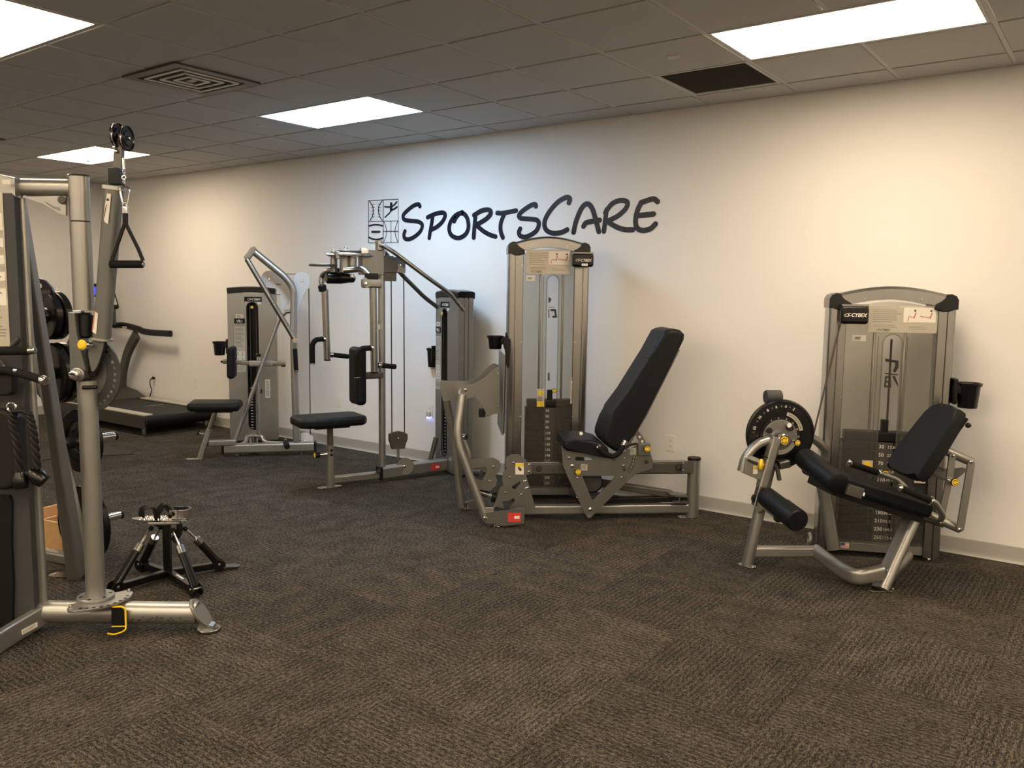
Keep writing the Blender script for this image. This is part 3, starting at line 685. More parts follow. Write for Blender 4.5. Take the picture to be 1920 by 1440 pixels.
def slab_labels(L, F, w, h, sc, knob_z, vr=True):
    u, n = F.u, F.n
    bm = B(); box(bm, L(sc+.01, -.002, h-.115), u*.085, Z*.024, n*.002, .002, 1); p = part('name_badge', bm, 'gloss_black'); brand(p, L(sc+.022, -.0042, h-.115), u, Z, n, .022, 'white')
    bm = B(); rect(bm, L(sc+.07, -.001, h-.155), u, Z, .035, .02, n); part('white_sticker', bm, 'white')
    if vr:
        bm = B(); box(bm, L(sc-.125, -.002, h-.335), u*.052, Z*.025, n*.002, .002, 1); p = part('series_badge', bm, 'gloss_black')
        bm = B(); text(bm, 'VR1', .038, L(sc-.125, -.0045, h-.349), u, Z, bold=.02, ext=.0003, align='CENTER'); part('badge_lettering', bm, 'white', p)
        bm = B(); rect(bm, L(sc-.125, -.0005, h-.285), u, Z, .075, .035, n); p = part('white_sticker', bm, 'white')
        bm = B(); bars(bm, L(sc-.125, -.0018, h-.285), u, Z, .05, .02, n, 2, .4, 3); part('small_print', bm, 'print', p)
    bm = B(); rect(bm, L(sc-.125, -.0005, h-.62), u, Z, .105, .46, n); p = part('instruction_label', bm, 'label')
    bm = B(); bars(bm, L(sc-.125, -.0018, h-.50), u, Z, .092, .20, n, 15, .34, 5); part('small_print', bm, 'print_grey', p)
    bm = B(); rect(bm, L(sc-.125, -.0018, h-.70), u, Z, .095, .12, n, .0008); q = part('pictogram', bm, 'white', p)
    for i in (-1, 1):
        for j in (-1, 1):
            o = L(sc-.125+i*.023, -.0027, h-.70+j*.029); bm = B(); ribbon(bm, [o+Z*.012, o-Z*.006+u*.005, o-Z*.014-u*.008], .007, n, .0004); plate(bm, ngon(o+Z*.018, u, Z, .005, 8), n*.0004); part('figure', bm, 'print_grey', q)
    bm = B(); bars(bm, L(sc-.125, -.0018, h-.81), u, Z, .092, .05, n, 3, .34, 6); part('small_print', bm, 'print_grey', p)
    bm = B(); cyl(bm, L(sc, .02, knob_z), L(sc, -.02, knob_z), .008); cyl(bm, L(sc, -.012, knob_z), L(sc, -.024, knob_z), .018, 18, .003); k = part('selector_knob', bm, 'black')
    bm = B(); cyl(bm, L(sc, -.0245, knob_z), L(sc, -.026, knob_z), .0145, 18); part('knob_face', bm, 'yellow_label', k)
# ================================================================ LEG EXTENSION
FT = Frame((-1.449, 5.091), 24.4); FS = Frame((-1.70, 4.61), 42)
k_ = crop(1360, 720, 3.6); t_ = crop(1360, 520, 3.84); d_ = crop(1380, 720, 8); e_ = crop(1560, 700, 4.8)
def K(x, y, off): return FS.P(k_(x, y), off)
def D(x, y, off): return FS.P(d_(x, y), off)
LE = thing('leg_extension_machine', 'silver leg extension machine with tilted black seat, numbered disc and shin roller', 'exercise machine', (-1.3, 4.85, 0))
sl = FT.sz(t_(1210, 600)); s_top = FT.sz(t_(1210, 415)); 
lbs = lambda i: (str(30+20*i) if i < 15 else '', '%.1f' % ((30+20*i)*.4536))
L = acrylic_tower(FT, .69, 1.575, .045, .20, .03, (FT.sz(t_(1200, 600))[0], .14, s_top[1], .098), stack_top=.74, nplates=12, num=lbs, hw=.238)
sA, zA = FT.sz(t_(1025, 395)); sB, zB = FT.sz(t_(1540, 180))
placard(L, FT, sA, .592, zA, 1.508, 0, 11, 'LEG EXTENSION')
sP, zP = FT.sz(t_(925, 270), .05); PC = pulley_cover(L, FT, sP, zP, .152, .105, .05)
bm = B(); rect(bm, L(*[FT.sz(t_(965, 438))[0], .0105, FT.sz(t_(965, 438))[1]]), FT.u, Z, .075, .035, FT.n); q = part('white_sticker', bm, 'white')
bm = B(); bars(bm, L(FT.sz(t_(965, 438))[0], .009, FT.sz(t_(965, 438))[1]), FT.u, Z, .045, .02, FT.n, 2, .5, 4); part('small_print', bm, 'print', q)
bm = B(); rect(bm, L(.63, -.004, FT.sz(t_(1590, 220))[1]), FT.u, Z, .045, .02, FT.n, .006); part('white_sticker', bm, 'white')
# logo on the back panel, read through the slot
s0 = FT.sz(t_(1195, 600))[0]; bm = B()
for a, b in (((1150, 590), (1245, 600)), ((1150, 690), (1245, 700))): pass
yb = .183
def bk(x, y): return FT.P(t_(x, y), -yb+.004)
plate(bm, [bk(1150, 585), bk(1248, 600), bk(1246, 650), bk(1225, 685), bk(1205, 680), bk(1222, 640), bk(1222, 615), bk(1152, 606)], FT.n*.001)
plate(bm, [bk(1148, 686), bk(1244, 700), bk(1244, 706), bk(1148, 696)], FT.n*.001)
plate(bm, [bk(1150, 712), bk(1190, 712), bk(1195, 795), bk(1142, 792)], FT.n*.001, holes=[[bk(1162, 725), bk(1178, 725), bk(1180, 745), bk(1160, 745)], [bk(1158, 758), bk(1180, 758), bk(1182, 780), bk(1156, 780)]])
plate(bm, [bk(1200, 712), bk(1222, 712), bk(1243, 765), bk(1243, 790)], FT.n*.001)
part('panel_logo', bm, 'print')
# stack belt and drive belt
zs0 = FT.sz(t_(1155, 1152))[1]
bm = B(); box(bm, (FT.P(t_(1197, 445), -.1)+FT.P(k_(1085, 370), -.1))/2, FT.u*.006, FT.n*.001, (FT.P(t_(1197, 445), -.1)-FT.P(k_(1085, 370), -.1))/2); part('stack_belt', bm, 'belt')
bm = B(); box(bm, FT.P(k_(1083, 400), -.09), FT.u*.022, FT.n*.02, Z*.03, .005); box(bm, FT.P(k_(1075, 455), -.08), FT.u*.04, FT.n*.02, Z*.012, .003); part('belt_clamp', bm, 'black')
pd = FT.P(t_(828, 335), .05); pe = D(1165, 745, -.02)
bm = B(); dv = (pe-pd); sd = FT.u; nn = dv.cross(sd).normalized(); box(bm, (pd+pe)/2, sd*.0055, nn*.0012, dv/2); part('drive_belt', bm, 'belt')
# stickers low on the tower
bm = B(); rect(bm, FT.P(k_(960, 545), .0)+FT.n*-.006, FT.u, Z, .06, .05, FT.n); q = part('yellow_sticker', bm, 'label')
bm = B(); plate(bm, ngon(FT.P(k_(960, 545), .0)-FT.n*.004, FT.u, Z, .021, 16), FT.n*.001); part('sticker_mark', bm, 'yellow', q)
c = FT.P(k_(807, 1090), -.008); bm = B(); rect(bm, c, FT.u, Z, .048, .036, FT.n); q = part('flag_sticker', bm, 'white')
for i in range(4):
    bm = B(); rect(bm, c+FT.n*.0013+Z*(.0145-.0095*i), FT.u, Z, .046, .0045, FT.n, .0004); part('flag_stripe', bm, 'skin_print', q)
bm = B(); rect(bm, c+FT.n*.0015+Z*.009-FT.u*.012, FT.u, Z, .022, .017, FT.n, .0005); part('flag_canton', bm, 'blue_print', q)
bm = B(); rect(bm, FT.P(k_(1315, 630), -.006), FT.u, Z, .06, .07, FT.n); q = part('white_sticker', bm, 'white')
bm = B(); bars(bm, FT.P(k_(1315, 630), -.004), FT.u, Z, .05, .05, FT.n, 5, .3, 9); part('small_print', bm, 'print_grey', q)
cup_holder(FT.P(t_(1630, 755), -.02), FT.u, FT.n, h=.145, r=.062, back=.02)
# base frame -----------------------------------------------------------------
f1 = FS.at(0, 0, 0); f2 = FS.at(.568, .43, 0)
bm = B(); sweep(bm, [f1+Z*.008, K(238, 820, .02), K(300, 560, .0)], rrect(.055, .075, .026, 4), up=FS.n); part('front_leg', bm, 'silver')
foot_plate(f1, FS.u*.6+FS.n*.8, FS.u*.8-FS.n*.6, .055, .032)
cor = G(k_(612, 1130), .10)
bm = B(); rtube(bm, [K(180, 1130, .0), cor], .055, .06, up=Z); part('base_beam', bm, 'silver')
mid = G(k_(800, 1275), .07)
pe2 = f2+Z*.10+FS.u*.005
bm = B(); sweep(bm, spline([cor+Z*.0, G(k_(690, 1190), .09), mid+Z*.01, G(k_(900, 1300), .085), pe2], 6), rrect(.055, .085, .026, 4), up=Z); part('curved_base_beam', bm, 'silver')
bm = B(); sweep(bm, [f2+Z*.008, K(1270, 880, .30)], rrect(.06, .105, .026, 4), up=FS.n); part('rear_leg', bm, 'silver')
foot_plate(f2+FS.u*.01, FS.u, FS.n, .085, .035)
bm = B(); tube(bm, [f2+Z*.09+FS.u*.04, G(k_(1225, 1160), .09)], .034, n=16); part('rear_stub', bm, 'silver')
# post beside the tower with its arch over the disc
pt = FT.at(.075, .055, 0)
bm = B(); sweep(bm, [FT.at(.085, .06, .06), FT.P(k_(655, 660), .06)], rrect(.075, .06, .028, 4), up=FT.n); part('frame_post', bm, 'silver')
bm = B(); box(bm, FT.P(k_(650, 610), .06), FT.u*.06, FT.n*.035, Z*.028, .012, 3); part('post_cap', bm, 'slate')
bm = B(); sweep(bm, spline([D(560, 800, -.03), D(950, 785, -.03), D(1110, 800, -.05), D(1260, 900, -.08), D(1340, 1040, -.12), FT.P(k_(655, 600), .04)], 6), rrect(.05, .06, .024, 4), up=FS.n); part('disc_arch', bm, 'silver')
bm = B(); ring(bm, G(k_(570, 1050), .05), FT.u, .035, .012, 18, 8); part('base_loop', bm, 'silver')
# numbered disc ------------------------------------------------------------
dc = D(660, 750, .0); R = (D(1165, 750, 0)-dc).length; n = FS.n; u = FS.u
bm = B(); lathe(bm, [(R*.97, -.012), (R, -.008), (R, .008), (R*.97, .012), (R*.93, .012), (R*.92, .009), (.02, .009)], dc, n, 48); DK = part('range_disc', bm, 'gloss_black', label='black disc numbered along its rim')
def arcband(bm, r0, r1, a0, a1, off, th=.001, N=24):
    o = [dc+n*off+(u*math.cos(math.radians(a0+(a1-a0)*i/N))+Z*math.sin(math.radians(a0+(a1-a0)*i/N)))*r1 for i in range(N+1)]
    o += [dc+n*off+(u*math.cos(math.radians(a1-(a1-a0)*i/N))+Z*math.sin(math.radians(a1-(a1-a0)*i/N)))*r0 for i in range(N+1)]
    return plate(bm, o, n*th)
bm = B(); arcband(bm, R*.74, R*.92, 45, 200, .0095); part('number_band', bm, 'black', DK)
for txt, a in (('2', 64), ('4', 82), ('6', 102), ('8', 121), ('10', 143), ('12', 167)):
    rr = R*.80; A = math.radians(a); rad = u*math.cos(A)+Z*math.sin(A); tg = -(u*-math.sin(A)+Z*math.cos(A))
    bm = B(); text(bm, txt, .022, dc+n*.0105+rad*(rr-.007), tg, rad, bold=.02, ext=.0003, align='CENTER')
    A2 = A+math.radians(9); r2 = u*math.cos(A2)+Z*math.sin(A2); ribbon(bm, [dc+n*.0105+r2*(rr-.002), dc+n*.0105+r2*(rr+.004)], .002, n, .0003); part('number', bm, 'white', DK)
bm = B(); arcband(bm, R*.555, R*.66, 10, 75, .0105); q = part('warning_band', bm, 'label', DK)
bm = B(); arcband(bm, R*.59, R*.605, 14, 70, .0112, .0004); arcband(bm, R*.625, R*.635, 14, 70, .0112, .0004); part('small_print', bm, 'print', q)
ic = D(640, 790, .0); bm = B(); lathe(bm, [(.115, .010), (.118, .013), (.118, .016), (.103, .0165)], ic, n, 40); HB = part('hub_dial', bm, 'black', DK)
bm = B(); lathe(bm, [(.101, .014), (.101, .022), (.098, .024), (.02, .024)], ic, n, 40); part('hub_plate', bm, 'plate_steel', DK)
for txt, a in (('2', 120), ('4', 97), ('6', 72), ('8', 48), ('10', 25), ('12', 2)):
    A = math.radians(a); rad = u*math.cos(A)+Z*math.sin(A); tg = -(u*-math.sin(A)+Z*math.cos(A)); bm = B(); text(bm, txt, .012, ic+n*.0172+rad*.1055, tg, rad, bold=.02, ext=.0002, align='CENTER'); part('dial_number', bm, 'white', HB)
bm = B(); o = [ic+n*.0245+(u*math.cos(math.radians(a))+Z*math.sin(math.radians(a)))*.098 for a in range(265, 345, 6)]+[ic+n*.0245+(u*math.cos(math.radians(a))+Z*math.sin(math.radians(a)))*.074 for a in range(343, 262, -6)]; plate(bm, o, n*.001); q = part('curved_label', bm, 'label', DK)
bm = B()
for rr in (.08, .086, .092): ribbon(bm, [ic+n*.0252+(u*math.cos(math.radians(a))+Z*math.sin(math.radians(a)))*rr for a in range(270, 340, 6)], .002, n, .0003)
part('small_print', bm, 'print_grey', q)
for a, b in (((505, 700), .02), ((820, 660), .03)):
    bm = B(); cyl(bm, D(*a, .02), D(*a, .05), .017, 14, .003); part('stop_peg', bm, 'rubber', DK)
bm = B(); cyl(bm, D(800, 620, .02), D(800, 620, .045), .016, 14, .003); part('peg_collar', bm, 'chrome', DK)
bm = B(); lathe(bm, [(.001, -.045), (.036, -.045), (.04, -.04), (.04, .04), (.036, .045), (.001, .045)], D(555, 195, -.02), u, 24); part('counter_roller', bm, 'slate')
bm = B(); rtube(bm, [D(520, 260, -.02), D(640, 480, -.02)], .03, .02, up=n); part('roller_bracket', bm, 'slate')
# moving lever ------------------------------------------------------------
bm = B(); sweep(bm, spline([D(560, 830, .06), D(480, 845, .06), D(350, 890, .06), D(230, 990, .06), D(140, 1120, .06), D(85, 1310, .06)], 6), rrect(.045, .062, .02, 4), up=n); part('lever_arch', bm, 'silver')
bm = B(); plate(bm, [D(120, 1095, .075), D(200, 1090, .075), D(345, 1150, .075), D(470, 1250, .075), D(440, 1330, .075), D(330, 1440, .075), D(200, 1360, .075), D(100, 1335, .075)], n*.05, bev=.006); part('lever_box', bm, 'silver')
bm = B(); cyl(bm, D(165, 1105, .085), D(340, 1175, .10), .022, 18, .005); part('lever_sleeve', bm, 'plate_steel')
bm = B(); lathe(bm, [(.001, -.012), (.016, -.012), (.03, -.006), (.034, 0), (.03, .008), (.012, .014), (.001, .014)], D(375, 1210, .115), u*.85+n*.5, 24); part('lever_knob', bm, 'yellow')
bm = B(); cyl(bm, D(400, 1210, .10), D(490, 1215, .10), .012, 14, .003); part('knob_stem', bm, 'chrome')
bm = B(); rect(bm, D(290, 1285, .1005), u, Z, .026, .048, n); q = part('lever_label', bm, 'white'); bm = B(); rect(bm, D(290, 1255, .1018), u, Z, .026, .014, n); part('label_band', bm, 'yellow_label', q)
bm = B(); sweep(bm, [D(595, 800, .10), K(245, 690, .10)], rrect(.05, .062, .010, 3), up=n); part('lever_outer_tube', bm, 'silver')
bm = B(); sweep(bm, [K(250, 660, .10), K(205, 820, .10)], rrect(.04, .05, .008, 3), up=n); part('lever_inner_tube', bm, 'alu')
bm = B(); rtube(bm, [D(415, 1085, .10), D(600, 1135, .10)], .058, .006, up=Z); part('tube_band', bm, 'black')
bm = B(); lathe(bm, [(.033, -.02), (.036, 0), (.036, .012), (.032, .016)], D(715, 840, .07), n, 24); part('pivot_collar', bm, 'chrome')
knob(D(715, 845, .095), n, .027, ln=.05); knob(D(915, 880, .085), n, .0175, ln=.05)
bm = B(); rtube(bm, [D(640, 1220, .03), D(790, 1190, .03)], .045, .045); part('stop_block', bm, 'plate_steel')
bm = B(); sweep(bm, spline([D(580, 1200, .04), D(620, 1290, .04), D(650, 1440, .04)], 5), rrect(.02, .028, .006, 2), up=n); part('stop_hook', bm, 'plate_steel')
# shin roller
ra = K(275, 760, .12); rb = K(492, 925, .50); ax = (rb-ra).normalized()
bm = B(); lathe(bm, [(.001, 0), (.05, 0), (.056, .006), (.056, .20), (.0575, .205), (.06, .21), (.06, (rb-ra).length-.012), (.052, (rb-ra).length), (.001, (rb-ra).length+.002)], ra, ax, 28); part('shin_roller', bm, 'vinyl')
bm = B(); rtube(bm, [K(215, 835, .10), K(270, 800, .14), K(375, 880, .30)], .045, .07, bend=.02, up=Z); part('roller_bracket', bm, 'silver')
bm = B(); box(bm, K(365, 880, .30), ax*.022, ax.cross(Z).normalized()*.026, Z*.04, .01, 3); part('bracket_end', bm, 'black')
bm = B(); lathe(bm, [(.001, 0), (.026, 0), (.03, .006), (.03, .016), (.022, .022)], K(205, 770, .09), n, 20); part('lever_bolt', bm, 'black')
# seat -----------------------------------------------------------------
sd = (K(1490, 830, .5)-K(740, 590, .5)).normalized(); sn = FS.n.cross(sd); sn = -sn if sn.z < 0 else sn
a0 = K(500, 430, .11); a1 = K(735, 605, .49)
bm = B(); lx = (a1-a0).normalized(); lathe(bm, [(.001, 0), (.045, 0), (.058, .01), (.060, .03), (.060, (a1-a0).length-.03), (.056, (a1-a0).length-.008), (.04, (a1-a0).length), (.001, (a1-a0).length)], a0-sn*.045+sd*.045, lx, 24); part('knee_bolster', bm, 'vinyl')
cen = (K(740, 590, .5)+K(1380, 800, .5)+K(600, 440, .1)+K(1190, 640, .1))/4
sl_ = (K(1450, 815, .5)-K(760, 600, .5)).length
bm = B(); box(bm, FS.at(0, 0, 0)*0+(K(1090, 705, .485)+(-FS.n)*.185)-sn*.042, sd*sl_/2, FS.n*.185, sn*.042, .024, 4); part('seat_pad', bm, 'vinyl')
bm = B(); box(bm, K(1090, 740, .47)-FS.n*.18-sn*.075, sd*(sl_/2-.03), FS.n*.15, sn*.022, .006); part('seat_pan', bm, 'black')
bm = B(); rtube(bm, [K(760, 690, .30), K(1460, 935, .30)], .06, .05, up=sn); part('seat_rail', bm, 'dark_steel')
bm = B(); box(bm, K(880, 700, .49)-sn*.02, sd*.045, FS.n*.012, sn*.028, .004); part('seat_latch', bm, 'dark_steel')
bm = B(); cyl(bm, K(930, 735, .49), K(925, 760, .50), .012, 12, .002); part('latch_pin', bm, 'chrome')
# near and far hand grips
h0 = K(1178, 700, .55); h1 = K(1385, 785, .55)
bm = B(); cyl(bm, h0, h1, .018, 16, .004); part('hand_grip', bm, 'foam')
bm = B(); lathe(bm, [(.001, -.018), (.012, -.014), (.02, -.004), (.021, .004), (.016, .014)], h0, h0-h1, 18); part('grip_end', bm, 'chrome')
bm = B(); ring(bm, h1, (h1-h0), .017, .008, 20, 8); part('grip_collar', bm, 'chrome')
bm = B(); tube(bm, [h1, K(1420, 800, .54), K(1475, 890, .48), K(1440, 940, .33)], .014, bend=.05); part('grip_tube', bm, 'silver')
g0 = K(838, 535, .09); g1 = K(1035, 600, .09)
bm = B(); cyl(bm, g0, g1, .018, 16, .004); part('hand_grip', bm, 'foam')
for p in (g0, g1):
    bm = B(); lathe(bm, [(.001, -.018), (.012, -.014), (.02, -.004), (.021, .006), (.001, .014)], p, g0-g1, 18); part('grip_end', bm, 'chrome')
bm = B(); tube(bm, [g1, K(1180, 650, .09), K(1330, 860, .2)], .014, bend=.05); part('grip_tube', bm, 'silver')
# backrest
b0 = K(1070, 550, .15); b1 = K(1380, 105, .15); bd = (b1-b0); bw = .31; bn = FS.n.cross(bd).normalized(); bn = bn if bn.dot(FS.u) < 0 else -bn
out = []
H = bd.length; bdn = bd.normalized()
for a, h in ((-.5, .03), (-.47, .0), (.47, .0), (.5, .03), (.5, .30), (.47, .55), (.40, .93), (.34, .985), (-.34, .985), (-.40, .93), (-.47, .55), (-.5, .30)): out.append(b0+bdn*(h*H)+FS.n*(bw*(a+.5))-bn*.035)
bm = B(); plate(bm, chaikin(out, 1), bn*.07, bev=.022, seg=4); part('backrest_pad', bm, 'vinyl')
bm = B(); box(bm, b0+bdn*H*.5+FS.n*bw*.5-bn*.08, bdn*H*.44, FS.n*bw*.36, bn*.008, .004); part('backrest_plate', bm, 'black')
bm = B(); bolt(bm, b0+bdn*H*.86+FS.n*(bw-.02)-bn*.085, FS.n, .014, .02); part('backrest_bolt', bm, 'black')
# back adjuster linkage
m_ = .36
bm = B(); tube(bm, [K(1400, 420, .30), K(1500, 455, m_), K(1660, 525, m_)], .025, n=16); part('upper_bar', bm, 'silver')
bm = B(); tube(bm, [K(1330, 865, .30), K(1585, 978, m_)], .025, n=16); part('lower_bar', bm, 'silver')
bm = B(); plate(bm, [K(1635, 530, m_+.03), K(1650, 512, m_+.03), K(1678, 518, m_+.03), K(1682, 545, m_+.03), K(1608, 985, m_+.03), K(1590, 998, m_+.03), K(1562, 990, m_+.03), K(1560, 965, m_+.03)], n*.012, bev=.002); q = part('link_plate', bm, 'silver')
for a in ((1660, 525), (1583, 982)): bm = B(); bolt(bm, K(*a, m_+.036), n, .011, .008); part('bolt', bm, 'chrome', q)
bm = B(); plate(bm, [K(1512, 470, m_+.03), K(1555, 480, m_+.03), K(1550, 520, m_+.03), K(1535, 640, m_+.03), K(1470, 930, m_+.03), K(1430, 925, m_+.03), K(1490, 640, m_+.03), K(1505, 520, m_+.03)], n*.01, smooth=1); q = part('adjust_plate', bm, 'silver')
bm = B(); bolt(bm, K(1538, 485, m_+.035), n, .010, .008); part('bolt', bm, 'chrome', q)
bm = B(); bolt(bm, K(1458, 938, m_+.035), n, .010, .008); part('bolt', bm, 'chrome', q)
bm = B(); o = [K(x, y, m_-.05) for x, y in ((1390, 545), (1440, 550), (1490, 575), (1640, 560), (1600, 610), (1540, 650), (1470, 640), (1400, 600))]; plate(bm, o, n*.01, smooth=1); part('quadrant_plate', bm, 'plate_steel')
bm = B(); o = [K(x, y, m_-.043) for x, y in ((1395, 550), (1440, 560), (1480, 575), (1475, 600), (1440, 590), (1400, 575))]; plate(bm, o, n*.003, smooth=1); q = part('position_strip', bm, 'print')
for i in range(5):
    bm = B(); text(bm, str(5-i), .012, K(1402+i*16, 570+i*7, m_-.040), u, Z, ext=.0002, bold=.02); part('number', bm, 'white', q)
bm = B(); o = [K(x, y, m_-.043) for x, y in ((1390, 605), (1440, 620), (1490, 640), (1480, 655), (1430, 640), (1392, 622))]; plate(bm, o, n*.003, smooth=1); part('position_slot', bm, 'dark_steel')
knob(K(1545, 662, m_+.06), n, .022, ln=.04)
bm = B(); cyl(bm, K(1495, 643, m_+.03), K(1535, 655, m_+.045), .013, 14, .003); part('knob_stem', bm, 'chrome')
bm = B(); cyl(bm, K(1365, 575, .42), K(1365, 575, .45), .018, 16, .004); part('pivot_cap', bm, 'black')
knob(FT.P(k_(1078, 605), .02), FT.n, .022, ln=.04)
# ================================================================ LEG PRESS
FR = Frame((-2.399, 5.418), 41); FU = Frame((-3.717, 4.97), 40.5)
q_ = crop(800, 640, 4); r_ = crop(1000, 590, 3.6); v_ = crop(930, 430, 5.54)
def Q(x, y, off=0.0): return FR.P(q_(x, y), off)
def S(x, y, off=0.0): return FR.P(r_(x, y), off)
n, u = FR.n, FR.u
thing('leg_press_machine', 'tall silver leg press machine with high black reclined seat and smoked tower', 'exercise machine', (-3.0, 4.9, 0))
sc, ztop = FU.sz(v_(595, 482))
lbs = lambda i: (str(30+20*i), '')
L = acrylic_tower(FU, .60, 1.925, .045, .20, .03, (sc, .14, ztop, .082), col=.112, stack_top=.74, nplates=14, num=lbs)
sA, zA = FU.sz(v_(312, 462)); sB, zB = FU.sz(v_(778, 215))
placard(L, FU, sA, sB, zA, zB, 0, 23)
sP, zP = FU.sz(v_(898, 322), .045); pc = pulley_cover(L, FU, sP, zP, .155, .098, .045)
bm = B(); rect(bm, L(sP+.01, -.091, zP-.033), FU.u, Z, .045, .016, FU.n); part('badge_sticker', bm, 'white', pc)
a = FU.sz(v_(362, 508)); bm = B(); rect(bm, L(a[0], .0105, a[1]), FU.u, Z, .065, .04, FU.n); q = part('white_sticker', bm, 'white')
bm = B(); bars(bm, L(a[0], .009, a[1]), FU.u, Z, .045, .016, FU.n, 2, .5, 4); part('small_print', bm, 'print', q)
def bk(x, y): return FU.P(v_(x, y), -.177)
bm = B(); plate(bm, [bk(545, 705), bk(560, 708), bk(575, 730), bk(562, 755), bk(545, 765)], FU.n*.001)
plate(bm, [bk(545, 808), bk(612, 808), bk(612, 813), bk(545, 813)], FU.n*.001)
plate(bm, [bk(545, 828), bk(556, 828), bk(552, 870), bk(556, 918), bk(545, 918)], FU.n*.001)
plate(bm, [bk(562, 828), bk(622, 828), bk(634, 918), bk(585, 918), bk(583, 900), bk(612, 898), bk(606, 850), bk(572, 850)], FU.n*.001); part('panel_logo', bm, 'print')
a = FU.sz(q_(855, 425)); bm = B(); rect(bm, L(a[0], .0105, a[1]), FU.u, Z, .055, .135, FU.n); q = part('warning_sticker', bm, 'label')
bm = B(); plate(bm, ngon(L(a[0], .0088, a[1]+.038), FU.u, Z, .020, 16), FU.n*.001); rect(bm, L(a[0], .0092, a[1]-.047), FU.u, Z, .05, .036, FU.n, .0008); part('sticker_yellow', bm, 'yellow', q)
bm = B(); bars(bm, L(a[0], .009, a[1]-.008), FU.u, Z, .042, .035, FU.n, 4, .5, 8); part('small_print', bm, 'print', q)
a = FU.sz(crop(1000, 590, 3.6)(273, 517)); bm = B(); rect(bm, L(a[0], .0105, a[1]), FU.u, Z, .045, .19, FU.n); q = part('long_sticker', bm, 'white'); bm = B(); bars(bm, L(a[0], .009, a[1]-.01), FU.u, Z, .038, .14, FU.n, 14, .4, 8); rect(bm, L(a[0], .009, a[1]+.085), FU.u, Z, .045, .012, FU.n, .0008); part('small_print', bm, 'skin_print', q)
knob(FU.P(q_(957, 370), .005), FU.n, .018, ln=.05)
bm = B(); box(bm, FU.P(q_(916, 265), -.05), FU.u*.006, FU.n*.004, Z*.03); part('stack_belt', bm, 'belt')
# cup holder on the left column
p = FU.P(crop(780, 530, 8.47)(1480, 960), 0.0); cup_holder(p+Z*.05-FU.n*.09, -FU.u, FU.n, h=.10, r=.055, back=.035)
bm = B(); plate(bm, [FU.P(crop(780, 530, 8.47)(x, y), .012) for x, y in ((1400, 880), (1490, 880), (1505, 960), (1470, 1340), (1450, 1360), (1425, 1300), (1415, 1080), (1380, 1000))], FU.n*.02, smooth=1); part('holder_plate', bm, 'gloss_black')
# rails and post
bm = B(); rtube(bm, [Q(700, 1262), S(1040, 1305)], .06, .066, up=Z); part('lower_rail', bm, 'silver')
bm = B(); rtube(bm, [Q(700, 950), S(1040, 1030)], .07, .085, up=Z, rad=.012); part('upper_rail', bm, 'dark_steel')
bm = B(); box(bm, (Q(720, 905)+S(1030, 990))/2, (S(1030, 990)-Q(720, 905))/2, n*.036, Z*.003, .002); part('rail_lit_top', bm, 'alu')  # pale strip paints the light lying on top of the upper rail
pb = FR.at(FR.sz(r_(1072, 1365))[0], 0, 0); ptz = S(1072, 975).z
bm = B(); cyl(bm, pb+Z*.006, V((pb.x, pb.y, ptz)), .044, 24, .002); part('rear_post', bm, 'silver')
bm = B(); lathe(bm, [(.046, 0), (.047, .01), (.044, .018), (.02, .02)], V((pb.x, pb.y, ptz-.004)), Z, 24); part('post_cap', bm, 'black')
foot_plate(pb-u*.035, -u, n, .075, .035)
for off in (.05,):
    bm = B(); plate(bm, [S(1000, 990, off), S(1080, 990, off), S(1080, 1068, off), S(1000, 1068, off)], n*.008, bev=.002); q = part('rail_bracket', bm, 'plate_steel')
    for y in (1003, 1052): bm = B(); bolt(bm, S(1012, y, off+.004), n, .007); part('bolt', bm, 'chrome', q)
bm = B(); cyl(bm, S(978, 1030, .036), S(978, 1030, .05), .019, 18, .003); part('rail_plug', bm, 'black')
bm = B(); cyl(bm, S(38, 1040, .036), S(38, 1040, .048), .019, 18, .003); part('rail_plug', bm, 'black')
for x in (137, 175, 210): bm = B(); cyl(bm, S(x, 1048, .035), S(x, 1048, .038), .008, 12); part('rail_hole', bm, 'black')
# push linkage under the seat
bm = B(); rtube(bm, [S(420, 1130, -.05), S(930, 1210, -.05)], .07, .05, up=Z); part('drive_strut', bm, 'dark_steel')
bm = B(); rtube(bm, [S(300, 1250, -.04), S(1030, 1240, -.04)], .06, .04, up=Z); part('drive_strut', bm, 'black')
bm = B(); plate(bm, [S(915, 1205, .02), S(1035, 1215, .02), S(1035, 1225, .02), S(950, 1222, .02)], n*.08); plate(bm, [S(940, 1255, .02), S(1035, 1255, .02), S(1035, 1265, .02), S(940, 1262, .02)], n*.08); part('pivot_lug', bm, 'plate_steel')
bm = B(); cyl(bm, S(985, 1215, .05), S(985, 1262, .05), .006, 10); part('pivot_pin', bm, 'chrome')
bm = B(); cyl(bm, S(395, 1130, -.05), S(395, 1130, .05), .075, 28, .01); part('drive_pulley', bm, 'black')
